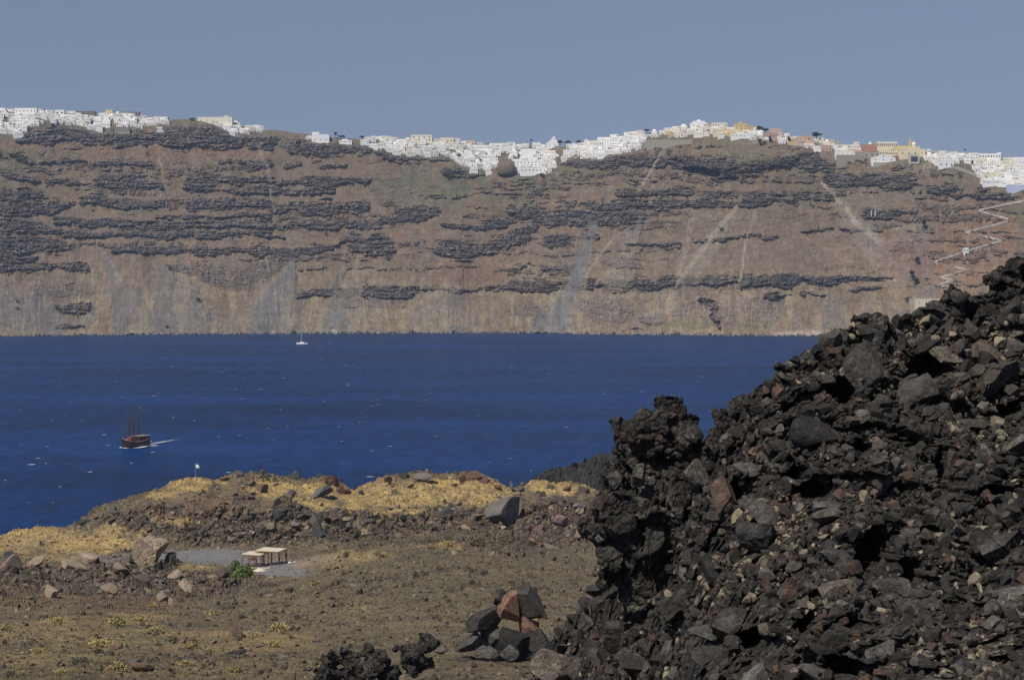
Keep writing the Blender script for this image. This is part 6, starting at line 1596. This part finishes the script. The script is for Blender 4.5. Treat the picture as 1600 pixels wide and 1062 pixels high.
fnt.links.new(mg.outputs[0], mxx.inputs[0]); fnt.links.new(mxx.outputs[2], fb.inputs['Base Color'])
flag.data.materials.clear(); flag.data.materials.append(fm)

# foam of the wake: thin sheets of broken water
fo, fnt, fb = mat_new('wake_foam')
g2 = N(fnt, 'ShaderNodeNewGeometry'); nz = N(fnt, 'ShaderNodeTexNoise', Scale=.55, Detail=5, Roughness=.7); fnt.links.new(g2.outputs['Position'], nz.inputs['Vector'])
at = N(fnt, 'ShaderNodeAttribute', attribute_name='Col')
ad = N(fnt, 'ShaderNodeMath', operation='ADD'); fnt.links.new(nz.outputs[0], ad.inputs[0]); fnt.links.new(at.outputs['Fac'], ad.inputs[1])
mr = N(fnt, 'ShaderNodeMapRange'); mr.inputs['From Min'].default_value = .92; mr.inputs['From Max'].default_value = 1.25; fnt.links.new(ad.outputs[0], mr.inputs[0])
fb.inputs['Base Color'].default_value = (.62, .65, .68, 1); fnt.links.new(mr.outputs[0], fb.inputs['Alpha'])
def strip(pts, lift):
    """pts: (px, py, half width m, strength)"""
    vs, cs, fs = [], [], []
    q = [sea_pt(a, c_) for a, c_, _, _ in pts]
    for i, (a, c_, hw, sg) in enumerate(pts):
        t = q[min(i + 1, len(q) - 1)] - q[max(i - 1, 0)]; t /= np.linalg.norm(t); nn = np.array([-t[1], t[0], 0])
        for k, e in ((-1, 0.0), (-.5, .8), (0, 1), (.5, .8), (1, 0.0)):
            vs.append(q[i] + nn * hw * k + np.array([0, 0, lift])); cs.append([sg * e] * 3)
    for i in range(len(pts) - 1):
        for j in range(4): fs.append((i * 5 + j, (i + 1) * 5 + j, (i + 1) * 5 + j + 1, i * 5 + j + 1))
    return vs, cs, fs
V_, C_, F_ = [], [], []
for pts, lift in (([(229, 697, 2.5, .75), (236, 696.5, 4, .85), (244, 696.8, 4, .6), (250, 697, 2.5, .3)], .30), ([(231, 695.5, 2, .5), (245, 692.5, 3.2, .62), (258, 690, 3.2, .62), (270, 688, 3, .55), (285, 685.6, 2.8, .42), (302, 682.5, 2.5, .25)], .26), ([(233, 692, 2, .4), (245, 689.5, 3.5, .4), (262, 687, 3, .3)], .22), ([(188, 699.2, 2.0, .7), (191, 699.6, 2.6, .95), (196, 701, 1.6, .8), (202, 701.2, 1.3, .55)], .34), ([(206, 701, 1.3, .6), (216, 700.2, 1.7, .9), (224, 698.8, 1.9, .9), (231, 697.2, 1.6, .8)], .38)):
    a, c_, f_ = strip(pts, lift); bb = len(V_)
    V_ += list(a); C_ += c_; F_ += [tuple(i + bb for i in t) for t in f_]
wk = link('wake', mesh_np('wake', np.array(V_), np.array(F_), np.array(C_)), fo)
tag(wk, 'white foam of the wake and bow wave around the dark ship', 'wake', kind='stuff')

# ------------------------------------------------------------------ sailing yacht by the far shore
p = sea_pt(472, 537.5)
ya = empty('sailing_yacht', tuple(p), math.radians(176)); tag(ya, 'small white sailing yacht with lowered sails near the cliff foot', 'sailboat')
st = [(-1, .55, 1.5), (-.5, .9, 1.4), (0, 1, 1.45), (.5, .72, 1.65), (.85, .28, 1.85), (1.0, .03, 1.95)]
vs, fs = [], []
for x_, b_, z_ in st:
    vs += [(x_ * 7.2 - (.5 if z_ < 1.9 else 0) * 0, -2 * b_, z_), (x_ * 6.7, -1.7 * b_, -.2), (x_ * 6.5, 0, -.7), (x_ * 6.7, 1.7 * b_, -.2), (x_ * 7.2, 2 * b_, z_)]
for i in range(len(st) - 1):
    for j in range(4): fs.append((i * 5 + j, i * 5 + j + 1, (i + 1) * 5 + j + 1, (i + 1) * 5 + j))
    fs.append((i * 5 + 4, i * 5, (i + 1) * 5, (i + 1) * 5 + 4))
fs.append((0, 1, 2, 3, 4)[::-1])
MB().add(vs, fs).build('hull', M_white, ya)
MB().box(-2.4, 2.8, -1.1, 1.1, 1.45, 2.3, .35).build('cabin', M_white, ya)
m_ = MB().tube((1.0, 0, 1.4), (.8, 0, 18.0), .22, .14, 8).build('mast', M_white, ya)
MB().tube((.8, 0, 3.1), (-4.8, 0, 3.3), .28, .22, 8).build('boom', plain('sail_cover', (.10, .11, .14), .8), m_)
MB().tube((.8, 0, 17.6), (7.0, 0, 2.0), .05, .05, 4).tube((.8, 0, 17.6), (-7.0, 0, 1.6), .05, .05, 4).build('stays', M_metal, ya)
MB().box(-4.6, -2.6, -1.3, 1.3, 2.9, 3.05).tube((-2.7, -1.2, 2.3), (-2.7, -1.2, 2.9), .05, .05, 5).tube((-2.7, 1.2, 2.3), (-2.7, 1.2, 2.9), .05, .05, 5).build('spray_hood', plain('dark_canvas', (.05, .06, .08), .9), ya)
